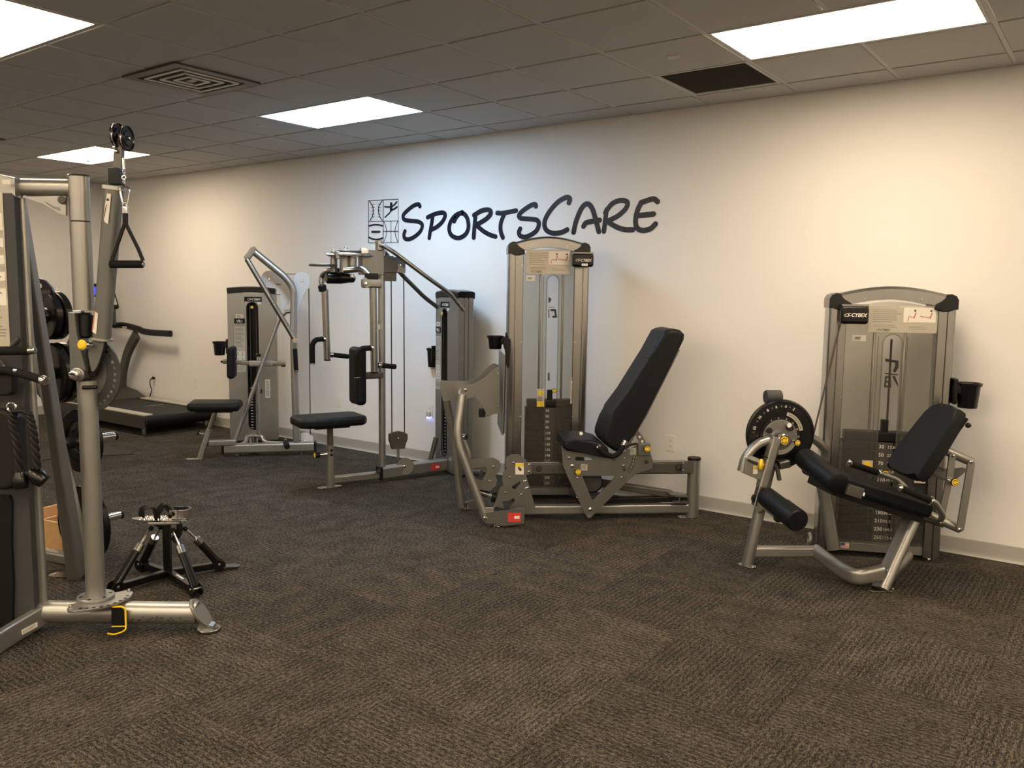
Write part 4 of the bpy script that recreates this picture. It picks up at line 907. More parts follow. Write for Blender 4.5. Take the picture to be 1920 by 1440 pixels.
# seat carriage: twin V plates
for off in (.125, -.125):
    vo = [S(x, y, off) for x, y in ((190, 885), (198, 1010), (225, 1080), (345, 1335), (365, 1372), (385, 1372), (410, 1345), (560, 1195), (690, 1072), (760, 1052), (800, 1035), (806, 985), (770, 872), (700, 880), (640, 915), (560, 955), (450, 935), (330, 905))]
    h1 = [S(x, y, off) for x, y in ((330, 1087), (545, 1087), (548, 1100), (405, 1248), (392, 1240))]
    h2 = [S(x, y, off) for x, y in ((283, 958), (380, 965), (410, 985), (283, 983))]
    bm = B(); plate(bm, vo, n*.012, holes=[h1, h2]); q = part('seat_side_plate', bm, 'plate_steel')
    if off > 0:
        for x, y, r in ((240, 965, .012), (263, 1020, .014), (608, 1020, .013), (592, 1098, .008), (612, 968, .007), (383, 1315, .014), (378, 1362, .008), (296, 1100, .006), (542, 970, .018)):
            bm = B(); bolt(bm, S(x, y, off+.006), n, r, .009); part('bolt', bm, 'chrome', q)
        bm = B(); cyl(bm, S(615, 1046, off+.005), S(615, 1046, off+.012), .010, 14); part('hole_plug', bm, 'black', q)
        bm = B(); plate(bm, [S(x, y, off+.007) for x, y in ((668, 955), (692, 952), (685, 1000), (665, 1060), (648, 1072), (635, 1050), (658, 1000))], n*.002); st = part('position_strip', bm, 'print', q)
        for i, (x, y) in enumerate(((680, 962), (676, 985), (670, 1008), (662, 1030), (652, 1052))):
            bm = B(); text(bm, str(5-i), .016, S(x-4, y+6, off+.009), u, Z, bold=.02, ext=.0002); part('number', bm, 'white', st)
        for x, y, w_ in ((343, 1030, .045), (673, 922, .04)):
            bm = B(); rect(bm, S(x, y, off+.006), u, Z, w_, .045, n); lb = part('carriage_label', bm, 'label', q)
            bm = B(); bars(bm, S(x, y, off+.0073), u, Z, w_*.8, .03, n, 4, .4, 3); part('small_print', bm, 'print_grey', lb)
knob(S(302, 1060, .165), n, .021, ln=.045); knob(S(768, 905, .185), n, .022, ln=.05)
bm = B(); box(bm, S(745, 908, .14), u*.042, n*.02, Z*.042, .005); part('adjuster_box', bm, 'plate_steel')
bm = B(); cyl(bm, S(765, 993, .125), S(765, 993, .15), .012, 14, .003); part('lock_pin', bm, 'black')
bm = B(); plate(bm, [S(x, y, .09) for x, y in ((672, 790), (695, 768), (730, 810), (762, 870), (725, 885), (700, 830))], n*.014, smooth=1); part('adjuster_arc', bm, 'plate_steel')
for x, y in ((718, 825), (735, 855)): bm = B(); cyl(bm, S(x, y, .095), S(x, y, .099), .008, 12); part('arc_hole', bm, 'alu')
# cushions
bm = B(); plate(bm, [S(x, y, 0) for x, y in ((178, 845), (185, 822), (250, 815), (345, 812), (430, 835), (468, 865), (478, 905), (470, 935), (400, 920), (330, 905), (200, 885), (180, 870))], n*.40, bev=.02, seg=4); part('seat_cushion', bm, 'vinyl')
bk_out = ((438, 815), (442, 780), (470, 700), (510, 630), (600, 510), (740, 285), (832, 110), (862, 94), (905, 88), (948, 97), (976, 125), (972, 160), (880, 335), (720, 650), (640, 790), (600, 850), (545, 903), (505, 885), (455, 850))
bm = B(); plate(bm, [S(x, y, 0) for x, y in bk_out], n*.36, bev=.03, seg=4); bc = part('back_cushion', bm, 'vinyl')
bm = B(); pts = [S(735, 288, .184), S(800, 305, .184), S(885, 335, .184)]; ribbon(bm, pts, .004, n, .002); part('seam', bm, 'black', bc)
bm = B(); pts = spline([S(925, 105, .182), S(880, 190, .183), S(830, 320, .183), S(700, 540, .184), S(560, 740, .184)], 5); ribbon(bm, pts, .0035, n, .002); part('seam', bm, 'black', bc)
bm = B(); rtube(bm, [S(950, 225), S(886, 350), S(730, 660), S(648, 800), S(600, 895)], .03, .22, up=n); part('back_support', bm, 'silver')
for s in (1, -1):
    bm = B(); tube(bm, [S(440, 890, .21*s), S(470, 930, .22*s), S(535, 962, .22*s), S(585, 930, .22*s), S(607, 880, .21*s)], .018, bend=.04); part('hand_grip', bm, 'foam')
    bm = B(); lathe(bm, [(.001, -.012), (.018, -.008), (.022, .004), (.016, .012)], S(440, 892, .21*s), S(440, 892)-S(490, 945), 18); part('grip_end', bm, 'chrome')
    bm = B(); cyl(bm, S(600, 892, .21*s), S(622, 850, .20*s), .02, 16, .003); part('grip_collar', bm, 'chrome')
    bm = B(); tube(bm, [S(610, 905, .205*s), S(650, 880, .20*s), S(695, 870, .16*s)], .008, bend=.02, n=8); part('release_cable', bm, 'black')
    bm = B(); cyl(bm, S(322, 803, .19*s), S(322, 803, .215*s), .014, 14, .003); part('seat_bolt', bm, 'chrome')
# front cam plates
for off, s in ((.135, 1), (-.135, -1)):
    o1 = [Q(x, y, off) for x, y in ((590, 905), (600, 870), (640, 848), (690, 848), (740, 885), (755, 910), (782, 915), (786, 990), (745, 1000), (815, 1250), (590, 1252), (500, 1240), (530, 1160), (545, 1100), (575, 1075), (565, 1040), (572, 985), (598, 955))]
    g1 = [Q(x, y, off) for x, y in ((640, 1085), (672, 1065), (700, 1045), (705, 1065), (680, 1090), (665, 1112), (645, 1105))]
    g2 = [Q(x, y, off) for x, y in ((565, 1200), (610, 1195), (650, 1175), (665, 1195), (635, 1225), (625, 1250), (580, 1250), (572, 1225))]
    bm = B(); plate(bm, o1, n*.012, holes=[g1, g2]); q = part('cam_plate', bm, 'plate_steel')
    if s > 0:
        for x, y in ((652, 910), (622, 1020), (590, 1135), (710, 1150), (770, 925), (770, 978)): bm = B(); bolt(bm, Q(x, y, off+.006), n, .009, .007); part('bolt', bm, 'chrome', q)
        bm = B(); rect(bm, Q(697, 955, off+.006), u, Z, .056, .078, n); lb = part('warning_label', bm, 'white', q)
        bm = B(); rect(bm, Q(697, 928, off+.0073), u, Z, .056, .022, n, .0006); part('label_band', bm, 'yellow_label', lb)
        bm = B(); plate(bm, [Q(x, y, off+.0078) for x, y in ((680, 945), (695, 940), (715, 960), (705, 975), (690, 965))], n*.0006); part('hand_symbol', bm, 'print', lb)
    o2 = [Q(x, y, off-.03*s) for x, y in ((318, 890), (400, 872), (500, 872), (545, 895), (556, 935), (545, 975), (515, 1000), (528, 1040), (520, 1080), (475, 1122), (440, 1120), (360, 1095), (318, 940))]
    g = [Q(x, y, off-.03*s) for x, y in ((352, 950), (440, 938), (455, 970), (440, 1000), (415, 1045), (358, 1030))]
    bm = B(); plate(bm, o2, n*.012, holes=[g]); q = part('linkage_plate', bm, 'plate_steel')
    if s > 0:
        for x, y in ((502, 940), (473, 1048)): bm = B(); bolt(bm, Q(x, y, off-.024), n, .010, .007); part('bolt', bm, 'chrome', q)
for x, y in ((740, 1045), (755, 1098)): bm = B(); cyl(bm, Q(x-18, y+5, .145), Q(x+12, y-5, .145), .007, 10, .002); part('rub_pin', bm, 'chrome')
for x, y in ((652, 910), (590, 1135), (502, 940), (473, 1048)):
    bm = B(); cyl(bm, Q(x, y, -.085), Q(x, y, .085), .035, 20, .004); part('cable_pulley', bm, 'black')
bm = B(); cyl(bm, Q(350, 985, .13), Q(410, 985, .17), .022, 16, .004); part('stop_knob', bm, 'slate')
bm = B(); tube(bm, [Q(395, 1128, .05), Q(490, 1160, .05)], .021); part('damper_rod', bm, 'alu')
bm = B(); cyl(bm, Q(485, 1165, .05), Q(535, 1172, .05), .036, 20, .006); part('damper_cap', bm, 'black')
bm = B(); rtube(bm, [Q(530, 1140, .06), Q(515, 1250, .06)], .03, .03); part('damper_link', bm, 'plate_steel')
bm = B(); tube(bm, [Q(275, 715, .02), Q(285, 760, .02), Q(315, 830, .02), Q(340, 980, .02)], .018, bend=.05); part('handle_tube', bm, 'silver')
bm = B(); cyl(bm, Q(255, 715, .0), Q(295, 718, .04), .02, 16, .003); part('handle_end', bm, 'chrome')
# base plates, feet
for off, pts in ((.22, ((412, 1310), (425, 1290), (470, 1280), (600, 1268), (700, 1245), (735, 1258), (730, 1365), (580, 1386), (440, 1362), (415, 1340))), (-.27, ((242, 1225), (258, 1213), (330, 1195), (420, 1168), (440, 1190), (430, 1290), (330, 1275), (250, 1268)))):
    bm = B(); plate(bm, [Q(x, y, off) for x, y in pts], n*.012, bev=.002); q = part('base_plate', bm, 'plate_steel')
    if off > 0: bm = B(); bolt(bm, Q(440, 1328, off+.006), n, .014, .01); part('bolt', bm, 'chrome', q)
red_label(Q(658, 1320, .2265), u, n, .085, .062)
bm = B(); box(bm, (Q(640, 1310, .22)+Q(330, 1250, -.27))/2, u*.03, (Q(640, 1310, .22)-Q(640, 1310, -.27))/2, Z*.03, .006); part('base_cross_bar', bm, 'silver')
for off, px in ((.2, (532, 1395)), (-.25, (290, 1275))):
    p = FR.at(FR.sz(q_(*px), off)[0], off, 0); bm = B(); cyl(bm, p, p+Z*.012, .028, 18, .003); cyl(bm, p+Z*.01, p+Z*.05, .01, 12); part('levelling_foot', bm, 'alu')
# swinging arm tubes
bm = B(); tube(bm, [Q(438, 1315, .20), Q(222, 735, .19), Q(268, 400, .14)], .0275, bend=.10, n=18); part('swing_tube', bm, 'silver')
bm = B(); tube(bm, [Q(262, 1235, -.25), Q(205, 740, -.24), Q(142, 400, -.19)], .0275, bend=.10, n=18); part('swing_tube', bm, 'silver')
# foot platform
hp = ((252, 385), (262, 345), (290, 325), (345, 322), (430, 278), (495, 215), (540, 190), (548, 205), (548, 540), (500, 545), (458, 567), (430, 490), (400, 455), (365, 412), (325, 425), (290, 437), (262, 425))
bm = B(); plate(bm, [Q(x, y, .13) for x, y in hp], n*.012); q = part('platform_side_plate', bm, 'plate_steel')
bm = B(); bolt(bm, Q(292, 363, .136), n, .013, .009); part('bolt', bm, 'chrome', q)
for x, y in ((535, 490), (538, 245)): bm = B(); bolt(bm, Q(x, y, .136), n, .006, .005); part('bolt', bm, 'chrome', q)
bm = B(); plate(bm, [Q(x, y, -.16) for x, y in ((95, 320), (112, 292), (180, 298), (300, 297), (400, 252), (465, 185), (505, 163), (545, 180), (548, 500), (430, 470), (360, 400), (250, 430), (180, 442), (125, 448), (108, 390))], n*.012); part('platform_side_plate', bm, 'plate_steel')
bm = B(); tube(bm, [Q(270, 385, .13), Q(270, 385, -.17)], .03); part('platform_axle', bm, 'silver')
p0 = FR.sz(q_(578, 80), 0); p1 = FR.sz(q_(556, 660), 0)
fa = FR.at(p0[0]-.012, 0, p0[1]); fb = FR.at(p1[0]-.004, 0, p1[1])
bm = B(); box(bm, (fa+fb)/2, u*.006, n*.24, (fa-fb)/2, .003, 1); part('foot_platform', bm, 'plate_steel')
bm = B(); box(bm, (fa+fb)/2+u*.009, u*.004, n*.225, (fa-fb)/2*.97, .002, 1); part('grip_sheet', bm, 'rubber')
bm = B(); box(bm, Q(415, 535, .10), u*.022, n*.03, Z*.028, .006); q = part('rubber_stop', bm, 'rubber')
bm = B(); rtube(bm, [Q(425, 492, .145), Q(462, 560, .145)], .012, .012); part('stop_strip', bm, 'alu')
# ================================================================ ROW MACHINE
FM = Frame((-7.335, 5.105), 48); m_ = crop(340, 440, 3.2727)
def M1(x, y, off=.74): return FM.P(m_(x, y), off)
u, n = FM.u, FM.n
thing('row_machine', 'silver row machine with straight lever arm and VR1 tower beside the treadmill', 'exercise machine', (-6.8, 5.0, 0))
sc, zt = FM.sz(m_(434, 415)); _, zb = FM.sz(m_(440, 1195))
L = slab_tower(FM, .47, 1.575, .17, (sc, zb, zt, .105))
slab_labels(L, FM, .47, 1.575, sc, FM.sz(m_(430, 445))[1])
a = FM.sz(m_(530, 945)); bm = B(); rect(bm, L(a[0], -.0005, a[1]), u, Z, .05, .19, n); q = part('white_sticker', bm, 'white'); bm = B(); bars(bm, L(a[0], -.0018, a[1]), u, Z, .04, .16, n, 12, .4, 5); part('small_print', bm, 'print_grey', q)
p = FM.P(m_(290, 655), -.05); cup_holder(p, -u, n, h=.14, r=.06, back=.02)
# base beam and post
h0 = M1(262, 1335); h1 = M1(818, 1310); h0.z = h1.z = .075
bm = B(); rtube(bm, [h0, h1], .085, .09, up=Z); part('base_beam', bm, 'silver')
d = (h1-h0).normalized()
for p, s in ((h0, -1), (h1, 1)):
    bm = B(); box(bm, p+d*s*.006, d*.012, d.cross(Z)*.047, Z*.05, .008, 3); part('beam_cap', bm, 'black')
for p in (h0+d*.12, h1-d*.12):
    bm = B(); cyl(bm, V((p.x, p.y, 0)), V((p.x, p.y, .035)), .03, 16, .003); part('levelling_foot', bm, 'alu')
bm = B(); tube(bm, [M1(708, 1300), M1(690, 700), M1(690, 330), M1(640, 262), M1(450, 108)], .033, bend=.22, n=18); part('main_post', bm, 'silver')
bm = B(); plate(bm, [M1(x, y, .74) for x, y in ((383, 138), (428, 78), (448, 72), (466, 92), (420, 155), (395, 160))], n*.06, bev=.008); part('pivot_block', bm, 'plate_steel')
bm = B(); tube(bm, [M1(402, 150, .76), M1(697, 645, .76)], .024, n=16); part('lever_arm', bm, 'alu')
bm = B(); cyl(bm, M1(695, 645, .72), M1(697, 650, .84), .026, 18, .004); part('lever_end', bm, 'chrome')
bm = B(); rtube(bm, [M1(690, 670, .80), M1(700, 840, .80)], .018, .012, up=n); part('handle_bracket', bm, 'plate_steel')
bm = B(); cyl(bm, M1(697, 700, .80), M1(705, 835, .80), .021, 16, .004); part('hand_grip', bm, 'foam')
bm = B(); cyl(bm, M1(705, 832, .80), M1(706, 842, .80), .022, 16, .002); part('grip_end', bm, 'alu')
bm = B(); tube(bm, [M1(318, 1300, .72), M1(596, 525, .72), M1(640, 472, .72), M1(672, 470, .73)], .02, bend=.08, n=16); part('diagonal_brace', bm, 'silver')
# pale pulley guards on the post
bm = B(); plate(bm, [M1(x, y, .66) for x, y in ((690, 270), (700, 240), (735, 225), (775, 238), (792, 275), (785, 320), (760, 345), (740, 400), (722, 470), (700, 480), (700, 400), (700, 330))], n*.05, smooth=1); part('pulley_guard', bm, 'pale_guard')
bm = B(); plate(bm, [M1(x, y, .62) for x, y in ((488, 275), (500, 235), (540, 218), (585, 235), (640, 300), (670, 330), (668, 400), (640, 450), (615, 460), (608, 400), (600, 345), (560, 320), (520, 318))], n*.05, smooth=1); part('pulley_guard', bm, 'pale_guard')
for a, b in (((640, 240), (705, 242)), ((580, 303), (610, 305)), ((545, 365), (610, 368))): bm = B(); cyl(bm, M1(*a, .66), M1(*b, .66), .004, 8); part('guard_rod', bm, 'dark_steel')
bm = B(); cyl(bm, M1(540, 272, .65), M1(540, 272, .66), .008, 10); cyl(bm, M1(742, 282, .69), M1(742, 282, .70), .008, 10); part('guard_bolt', bm, 'chrome')
bm = B(); cyl(bm, M1(782, 330, .66), M1(792, 1230, .66), .0045, 8); part('cable', bm, 'rubber')
bm = B(); plate(bm, [M1(x, y, .66) for x, y in ((735, 1220), (775, 1215), (808, 1240), (808, 1290), (735, 1290))], n*.04); part('lower_guard', bm, 'pale_guard')
bm = B(); bolt(bm, M1(758, 1268, .68), n, .012, .008); part('guard_bolt', bm, 'chrome')
# seat
fo = G(m_(105, 1378)); fo.z = 0; so = .84
bm = B(); sweep(bm, [M1(115, 1378, so), M1(172, 1195, so)], rrect(.05, .075, .012, 3), up=n); part('seat_post', bm, 'silver')
bm = B(); sweep(bm, [M1(165, 1215, so), M1(215, 1065, so)], rrect(.038, .055, .01, 3), up=n); part('seat_stem', bm, 'alu')
foot_plate(V((fo.x, fo.y, 0))-u*.03, -u, n, .085, .035)
for x, y in ((171, 1215), (158, 1240)): bm = B(); cyl(bm, M1(x, y, so+.026), M1(x, y, so+.03), .010, 12); part('post_hole', bm, 'black')
bm = B(); cyl(bm, M1(105, 1215, so), M1(150, 1228, so), .012, 12, .003); q = part('seat_knob', bm, 'chrome'); bm = B(); cyl(bm, M1(98, 1212, so), M1(112, 1216, so), .024, 16, .005); part('knob_cap', bm, 'black', q)
a = M1(48, 1047, so); b = M1(368, 1047, so); c = (a+b)/2
bm = B(); box(bm, c, (b-a)/2, n*.16, Z*.040, .034, 5); part('seat_pad', bm, 'vinyl')
bm = B(); box(bm, c-Z*.045, (b-a)*.35, n*.10, Z*.01, .003); part('seat_plate', bm, 'black')
bm = B(); rtube(bm, [M1(165, 1280, so), M1(330, 1275, .76)], .05, .055, up=Z); part('seat_rail', bm, 'silver')
# bracket and tubes at the base
bm = B(); tube(bm, [M1(340, 1300, .70), M1(400, 1275, .60), M1(402, 1235, .5), M1(500, 1235, .5), M1(505, 1275, .6), M1(680, 1285, .70)], .02, bend=.06); part('base_loop', bm, 'silver')
bm = B(); rtube(bm, [FM.at(.23, .0, .06), FM.at(.30, .72, .06)], .08, .06); part('base_link', bm, 'silver')
bm = B(); cyl(bm, M1(448, 1250, .52), M1(448, 1290, .62), .02, 14, .003); part('cable_guide', bm, 'black')
bm = B(); cyl(bm, M1(638, 1258, .74), M1(650, 1300, .90), .014, 14); part('foot_peg', bm, 'alu')
bm = B(); cyl(bm, M1(640, 1275, .80), M1(650, 1302, .92), .026, 18, .004); part('peg_grip', bm, 'rubber')
# chest pad on its sliding bar
co = .62
bm = B(); rtube(bm, [M1(255, 778, co), M1(420, 788, co)], .03, .042, up=Z); rtube(bm, [M1(560, 790, co), M1(640, 790, co)], .03, .042, up=Z); part('pad_slide_bar', bm, 'alu')
bm = B(); rtube(bm, [M1(418, 790, co), M1(562, 790, co)], .05, .056, up=Z); part('slide_sleeve', bm, 'silver')
bm = B(); cyl(bm, M1(472, 775, co), M1(472, 745, co), .014, 12, .002); q = part('slide_knob', bm, 'chrome'); bm = B(); cyl(bm, M1(472, 750, co), M1(472, 730, co), .024, 16, .005); part('knob_cap', bm, 'black', q)
bm = B(); box(bm, M1(625, 803, co), u*.02, n*.012, Z*.012, .004); box(bm, M1(262, 780, co), u*.03, n*.012, Z*.01, .003); part('bar_stop', bm, 'black')
bm = B(); rtube(bm, [M1(490, 800, .66), M1(470, 900, .70), M1(475, 1230, .70)], .03, .04); part('bar_stay', bm, 'silver')
a = M1(310, 685, co); b = M1(310, 880, co)
bm = B(); box(bm, (a+b)/2, u*.036, n*.11, (a-b)/2, .03, 5); part('chest_pad', bm, 'vinyl')
bm = B(); cyl(bm, M1(470, 975, .02), M1(475, 945, .02), .035, 18, .01); part('stack_block', bm, 'black')
# ================================================================ PEC FLY
FA = Frame((-4.877, 4.828), 68); a_ = crop(540, 430, 2.88); b_ = crop(570, 440, 5.143)
FB = Frame((-4.895, 5.50), -24)
def A(x, y, off=0.0): return FA.P(a_(x, y), off)
def Bq(x, y, off=0.0): return FA.P(b_(x, y), off)
u, n = FA.u, FA.n
thing('pec_fly_machine', 'silver pec fly machine with two hanging handle arms and a narrow back pad', 'exercise machine', (-4.85, 4.8, 0))
FBs = FB
sc = FB.sz(a_(845, 700))[0]; zt = FB.sz(a_(848, 430))[1]; zb = FB.sz(a_(845, 1225))[1]
L = slab_tower(FB, .45, 1.565, .145, (sc, zb, zt, .10))
slab_labels(L, FB, .45, 1.565, sc, FB.sz(a_(820, 452))[1])
p = FB.P(a_(798, 680), -.07); cup_holder(p+Z*.06, -FB.u, FB.n, h=.17, r=.05, back=.01)
# frame
base = FA.at(0, 0, 0)
e1 = FB.at(.225, .01, .08)
bm = B(); rtube(bm, [FA.at(-.02, .0, .075), e1], .085, .105, up=Z); part('base_beam', bm, 'silver')
dd = (e1-FA.at(0, 0, .08)).normalized()
bm = B(); box(bm, FA.at(-.025, 0, .075), dd*.012, dd.cross(Z)*.047, Z*.057, .008, 3); part('beam_cap', bm, 'black')
lat = dd.cross(Z).normalized(); lat = lat if lat.dot(n) > 0 else -lat
red_label(A(770, 1314, .07)*0+FA.at(0, 0, 0)*0+(FA.at(0, 0, .075)+dd*(e1-FA.at(0, 0, .08)).length*.80+lat*.043), dd, lat, .085, .055)
bm = B(); rtube(bm, [FA.at(FA.sz(a_(235, 1370))[0], 0, .06), FA.at(0, 0, .06)], .055, .06, up=Z); part('seat_beam', bm, 'silver')
ut = A(506, 95)
bm = B(); tube(bm, [FA.at(0.0, 0, .03), V((base.x, base.y, ut.z))], .028, n=18); part('main_post', bm, 'silver')
bm = B(); cyl(bm, A(490, 1305, -.06), A(490, 1305, .06), .02, 14, .004); part('post_knob', bm, 'black')
# seat
ss = FA.sz(a_(230, 1390))[0]
bm = B(); rtube(bm, [FA.at(ss, 0, .006), FA.at(ss, 0, FA.sz(a_(230, 1165))[1])], .06, .052, up=u); part('seat_post', bm, 'silver')
bm = B(); rtube(bm, [FA.at(ss, 0, FA.sz(a_(230, 1190))[1]), FA.at(ss, 0, FA.sz(a_(228, 1050))[1])], .046, .04, up=u); part('seat_stem', bm, 'bronze_grey')
foot_plate(FA.at(ss-.01, 0, 0), -u, n, .10, .035)
for y in (1190, 1215): p = FA.at(ss, .03, FA.sz(a_(230, y))[1]); bm = B(); cyl(bm, p, p+n*.003, .011, 12); part('post_hole', bm, 'black')
zk = FA.sz(a_(190, 1216))[1]; bm = B(); cyl(bm, FA.at(ss, 0, zk), FA.at(ss-.10, 0, zk), .013, 12, .003); q = part('seat_knob', bm, 'chrome')
bm = B(); cyl(bm, FA.at(ss-.085, 0, zk), FA.at(ss-.125, 0, zk), .024, 16, .005); part('knob_grip', bm, 'black', q); bm = B(); cyl(bm, FA.at(ss-.1255, 0, zk), FA.at(ss-.128, 0, zk), .019, 16); part('knob_face', bm, 'yellow_label', q)
s0, z0 = FA.sz(a_(62, 1040), .12); s1, z1 = FA.sz(a_(395, 1025), .0)
bm = B(); plate(bm, [FA.at(s, o, z0-.02) for s, o in ((s0, -.12), (s0, .12), (s0+.06, .17), (s1-.04, .17), (s1, .12), (s1, -.12), (s1-.04, -.17), (s0+.06, -.17))], Z*.075, bev=.026, seg=4); part('seat_pad', bm, 'vinyl')
bm = B(); box(bm, FA.at((s0+s1)/2, 0, z0-.065), u*.14, n*.10, Z*.01, .003); part('seat_plate', bm, 'black')
# back pad
sb = FA.sz(a_(376, 800))[0]; zt_ = FA.sz(a_(376, 635))[1]; zb_ = FA.sz(a_(376, 945))[1]
bm = B(); box(bm, FA.at(sb, 0, (zt_+zb_)/2), u*.042, n*.105, Z*(zt_-zb_)/2, .034, 5); part('back_pad', bm, 'vinyl')
bm = B(); rtube(bm, [FA.at(sb, 0, FA.sz(a_(450, 788))[1]), FA.at(0, 0, FA.sz(a_(450, 788))[1])], .06, .055, up=Z); part('pad_bracket', bm, 'bronze_grey')
# overhead beam and cam head
bx0 = FA.sz(a_(390, 180))[0]; zc = FA.sz(a_(450, 180))[1]; zh = (FA.sz(a_(450, 112))[1]-FA.sz(a_(450, 245))[1])/2
bm = B(); box(bm, FA.at(bx0/2, 0, zc), u*(abs(bx0)/2), n*.05, Z*zh, .004); part('overhead_beam', bm, 'plate_steel')
x1 = FA.sz(a_(585, 190))[0]; x2 = FA.sz(a_(632, 190))[0]; z2 = FA.sz(a_(550, 193))[1]; h2 = (FA.sz(a_(550, 150))[1]-FA.sz(a_(550, 235))[1])/2
bm = B(); box(bm, FA.at(x1/2, 0, z2), u*x1/2, n*.045, Z*h2, .004); part('overhead_beam', bm, 'bronze_grey')
bm = B(); plate(bm, [Bq(x, y, .05) for x, y in ((885, 215), (935, 228), (975, 268), (975, 372), (890, 362), (905, 320), (895, 270))], n*.014); q = part('end_plate', bm, 'plate_steel'); bm = B(); bolt(bm, Bq(935, 296, .057), n, .008); part('bolt', bm, 'chrome', q)
bm = B(); plate(bm, [Bq(x, y, -.05) for x, y in ((885, 215), (935, 228), (975, 268), (975, 372), (890, 362))], n*.014); part('end_plate', bm, 'plate_steel')
for x in (847, 967): bm = B(); cyl(bm, Bq(x, 370, .0), A(540+0, 0, 0)*0+FA.P(b_(x, 430), 0.0), .03, 16); part('top_pulley', bm, 'dark_steel') if x < 900 else bm.free()
bm = B(); box(bm, Bq(818, 405), u*.055, n*.03, Z*.036, .004); part('pulley_box', bm, 'dark_steel')
ce = A(333, 140); 
def disc(name, x, y, off, r, zh_, m, axis=Z): bm = B(); lathe(bm, [(r*.2, -zh_), (r*.97, -zh_), (r, -zh_*.6), (r, zh_*.6), (r*.97, zh_), (r*.2, zh_)], A(x, y, off), axis, 36); return part(name, bm, m)
disc('cam_disc', 333, 140, 0, .165, .012, 'alu'); disc('cam_disc', 330, 120, 0, .10, .006, 'dark_steel')
disc('range_plate', 190, 194, -.08, .11, .008, 'dark_steel')
for x, y0, y1, off, r in ((310, 118, 235, .0, .045), (350, 150, 200, .06, .03), (248, 120, 235, -.12, .028), (270, 120, 160, .08, .018)):
    bm = B(); cyl(bm, A(x, y0, off), A(x, y1, off), r, 22, .004); part('cam_shaft', bm, 'silver')
for x, y, off in ((312, 104, 0), (247, 116, -.1)): bm = B(); bolt(bm, A(x, y+4, off), Z, .018, .02); part('shaft_nut', bm, 'chrome')
bm = B(); cyl(bm, A(205, 135, .05), A(250, 137, .05), .01, 10, .002); part('cam_pin', bm, 'chrome')
bm = B(); box(bm, Bq(580, 155, .05), u*.03, n*.02, Z*.022, .004); part('cam_clamp', bm, 'chrome')
bm = B(); cyl(bm, Bq(560, 158, .05), Bq(720, 165, .02), .007, 8); cyl(bm, Bq(640, 207, .05), Bq(860, 212, .0), .006, 8); part('cam_cable', bm, 'dark_steel')
bm = B(); a0 = A(205, 262, .0); a1 = A(360, 265, .0); lathe(bm, [(.001, 0), (.035, 0), (.045, .015), (.046, (a1-a0).length*.5), (.036, (a1-a0).length*.8), (.034, (a1-a0).length-.012), (.022, (a1-a0).length), (.001, (a1-a0).length)], a0, a1-a0, 24); part('counterweight', bm, 'gloss_black')
bm = B(); cyl(bm, Bq(465, 380, .05), Bq(465, 415, .05), .02, 14, .003); part('pivot_nut', bm, 'chrome')
# hanging arms
AO = .37
bm = B(); tube(bm, [Bq(390, 345, .15), Bq(510, 335, .22), Bq(570, 330, .30), Bq(640, 410, AO)], .024, bend=.10, n=16); part('swing_bar', bm, 'alu')
bm = B(); tube(bm, [A(290, 225, -.1), A(215, 222, -.28), A(185, 250, -AO), A(182, 290, -AO)], .024, bend=.08, n=16); part('swing_bar', bm, 'alu')
c = Bq(650, 470, AO)
bm = B(); box(bm, c, u*.075, n*.035, Z*.035, .016, 3); q = part('arm_yoke', bm, 'silver')
bm = B(); plate(bm, [Bq(x, y, AO+.04) for x, y in ((562, 460), (585, 400), (625, 460), (640, 490), (610, 520), (585, 500))], n*.01, smooth=1); part('yoke_plate', bm, 'silver', q)
bm = B(); bolt(bm, Bq(600, 475, AO+.045), n, .014, .01); part('bolt', bm, 'chrome', q)
bm = B(); box(bm, Bq(650, 410, AO), u*.045, n*.03, Z*.03, .006); part('yoke_insert', bm, 'black', q)
bm = B(); cyl(bm, A(182, 300, -AO), A(190, 335, -AO), .034, 20, .006); q = part('arm_yoke', bm, 'black'); bm = B(); cyl(bm, A(180, 262, -AO), A(182, 300, -AO), .022, 16, .004); part('yoke_plate', bm, 'silver', q)
bm = B(); cyl(bm, A(199, 325, -AO), A(212, 702, -AO), .028, 20); q = part('hanging_arm', bm, 'alu'); bm = B(); cyl(bm, A(212, 700, -AO), A(212, 710, -AO), .0285, 20, .004); part('arm_cap', bm, 'black', q)
bm = B(); cyl(bm, A(459, 315, AO), A(467, 768, AO), .028, 20); q = part('hanging_arm', bm, 'alu'); bm = B(); cyl(bm, A(467, 766, AO), A(467, 778, AO), .0285, 20, .004); part('arm_cap', bm, 'black', q)
bm = B(); cyl(bm, A(490, 512, .0), A(490, 540, .0), .029, 16); part('post_label', bm, 'label')
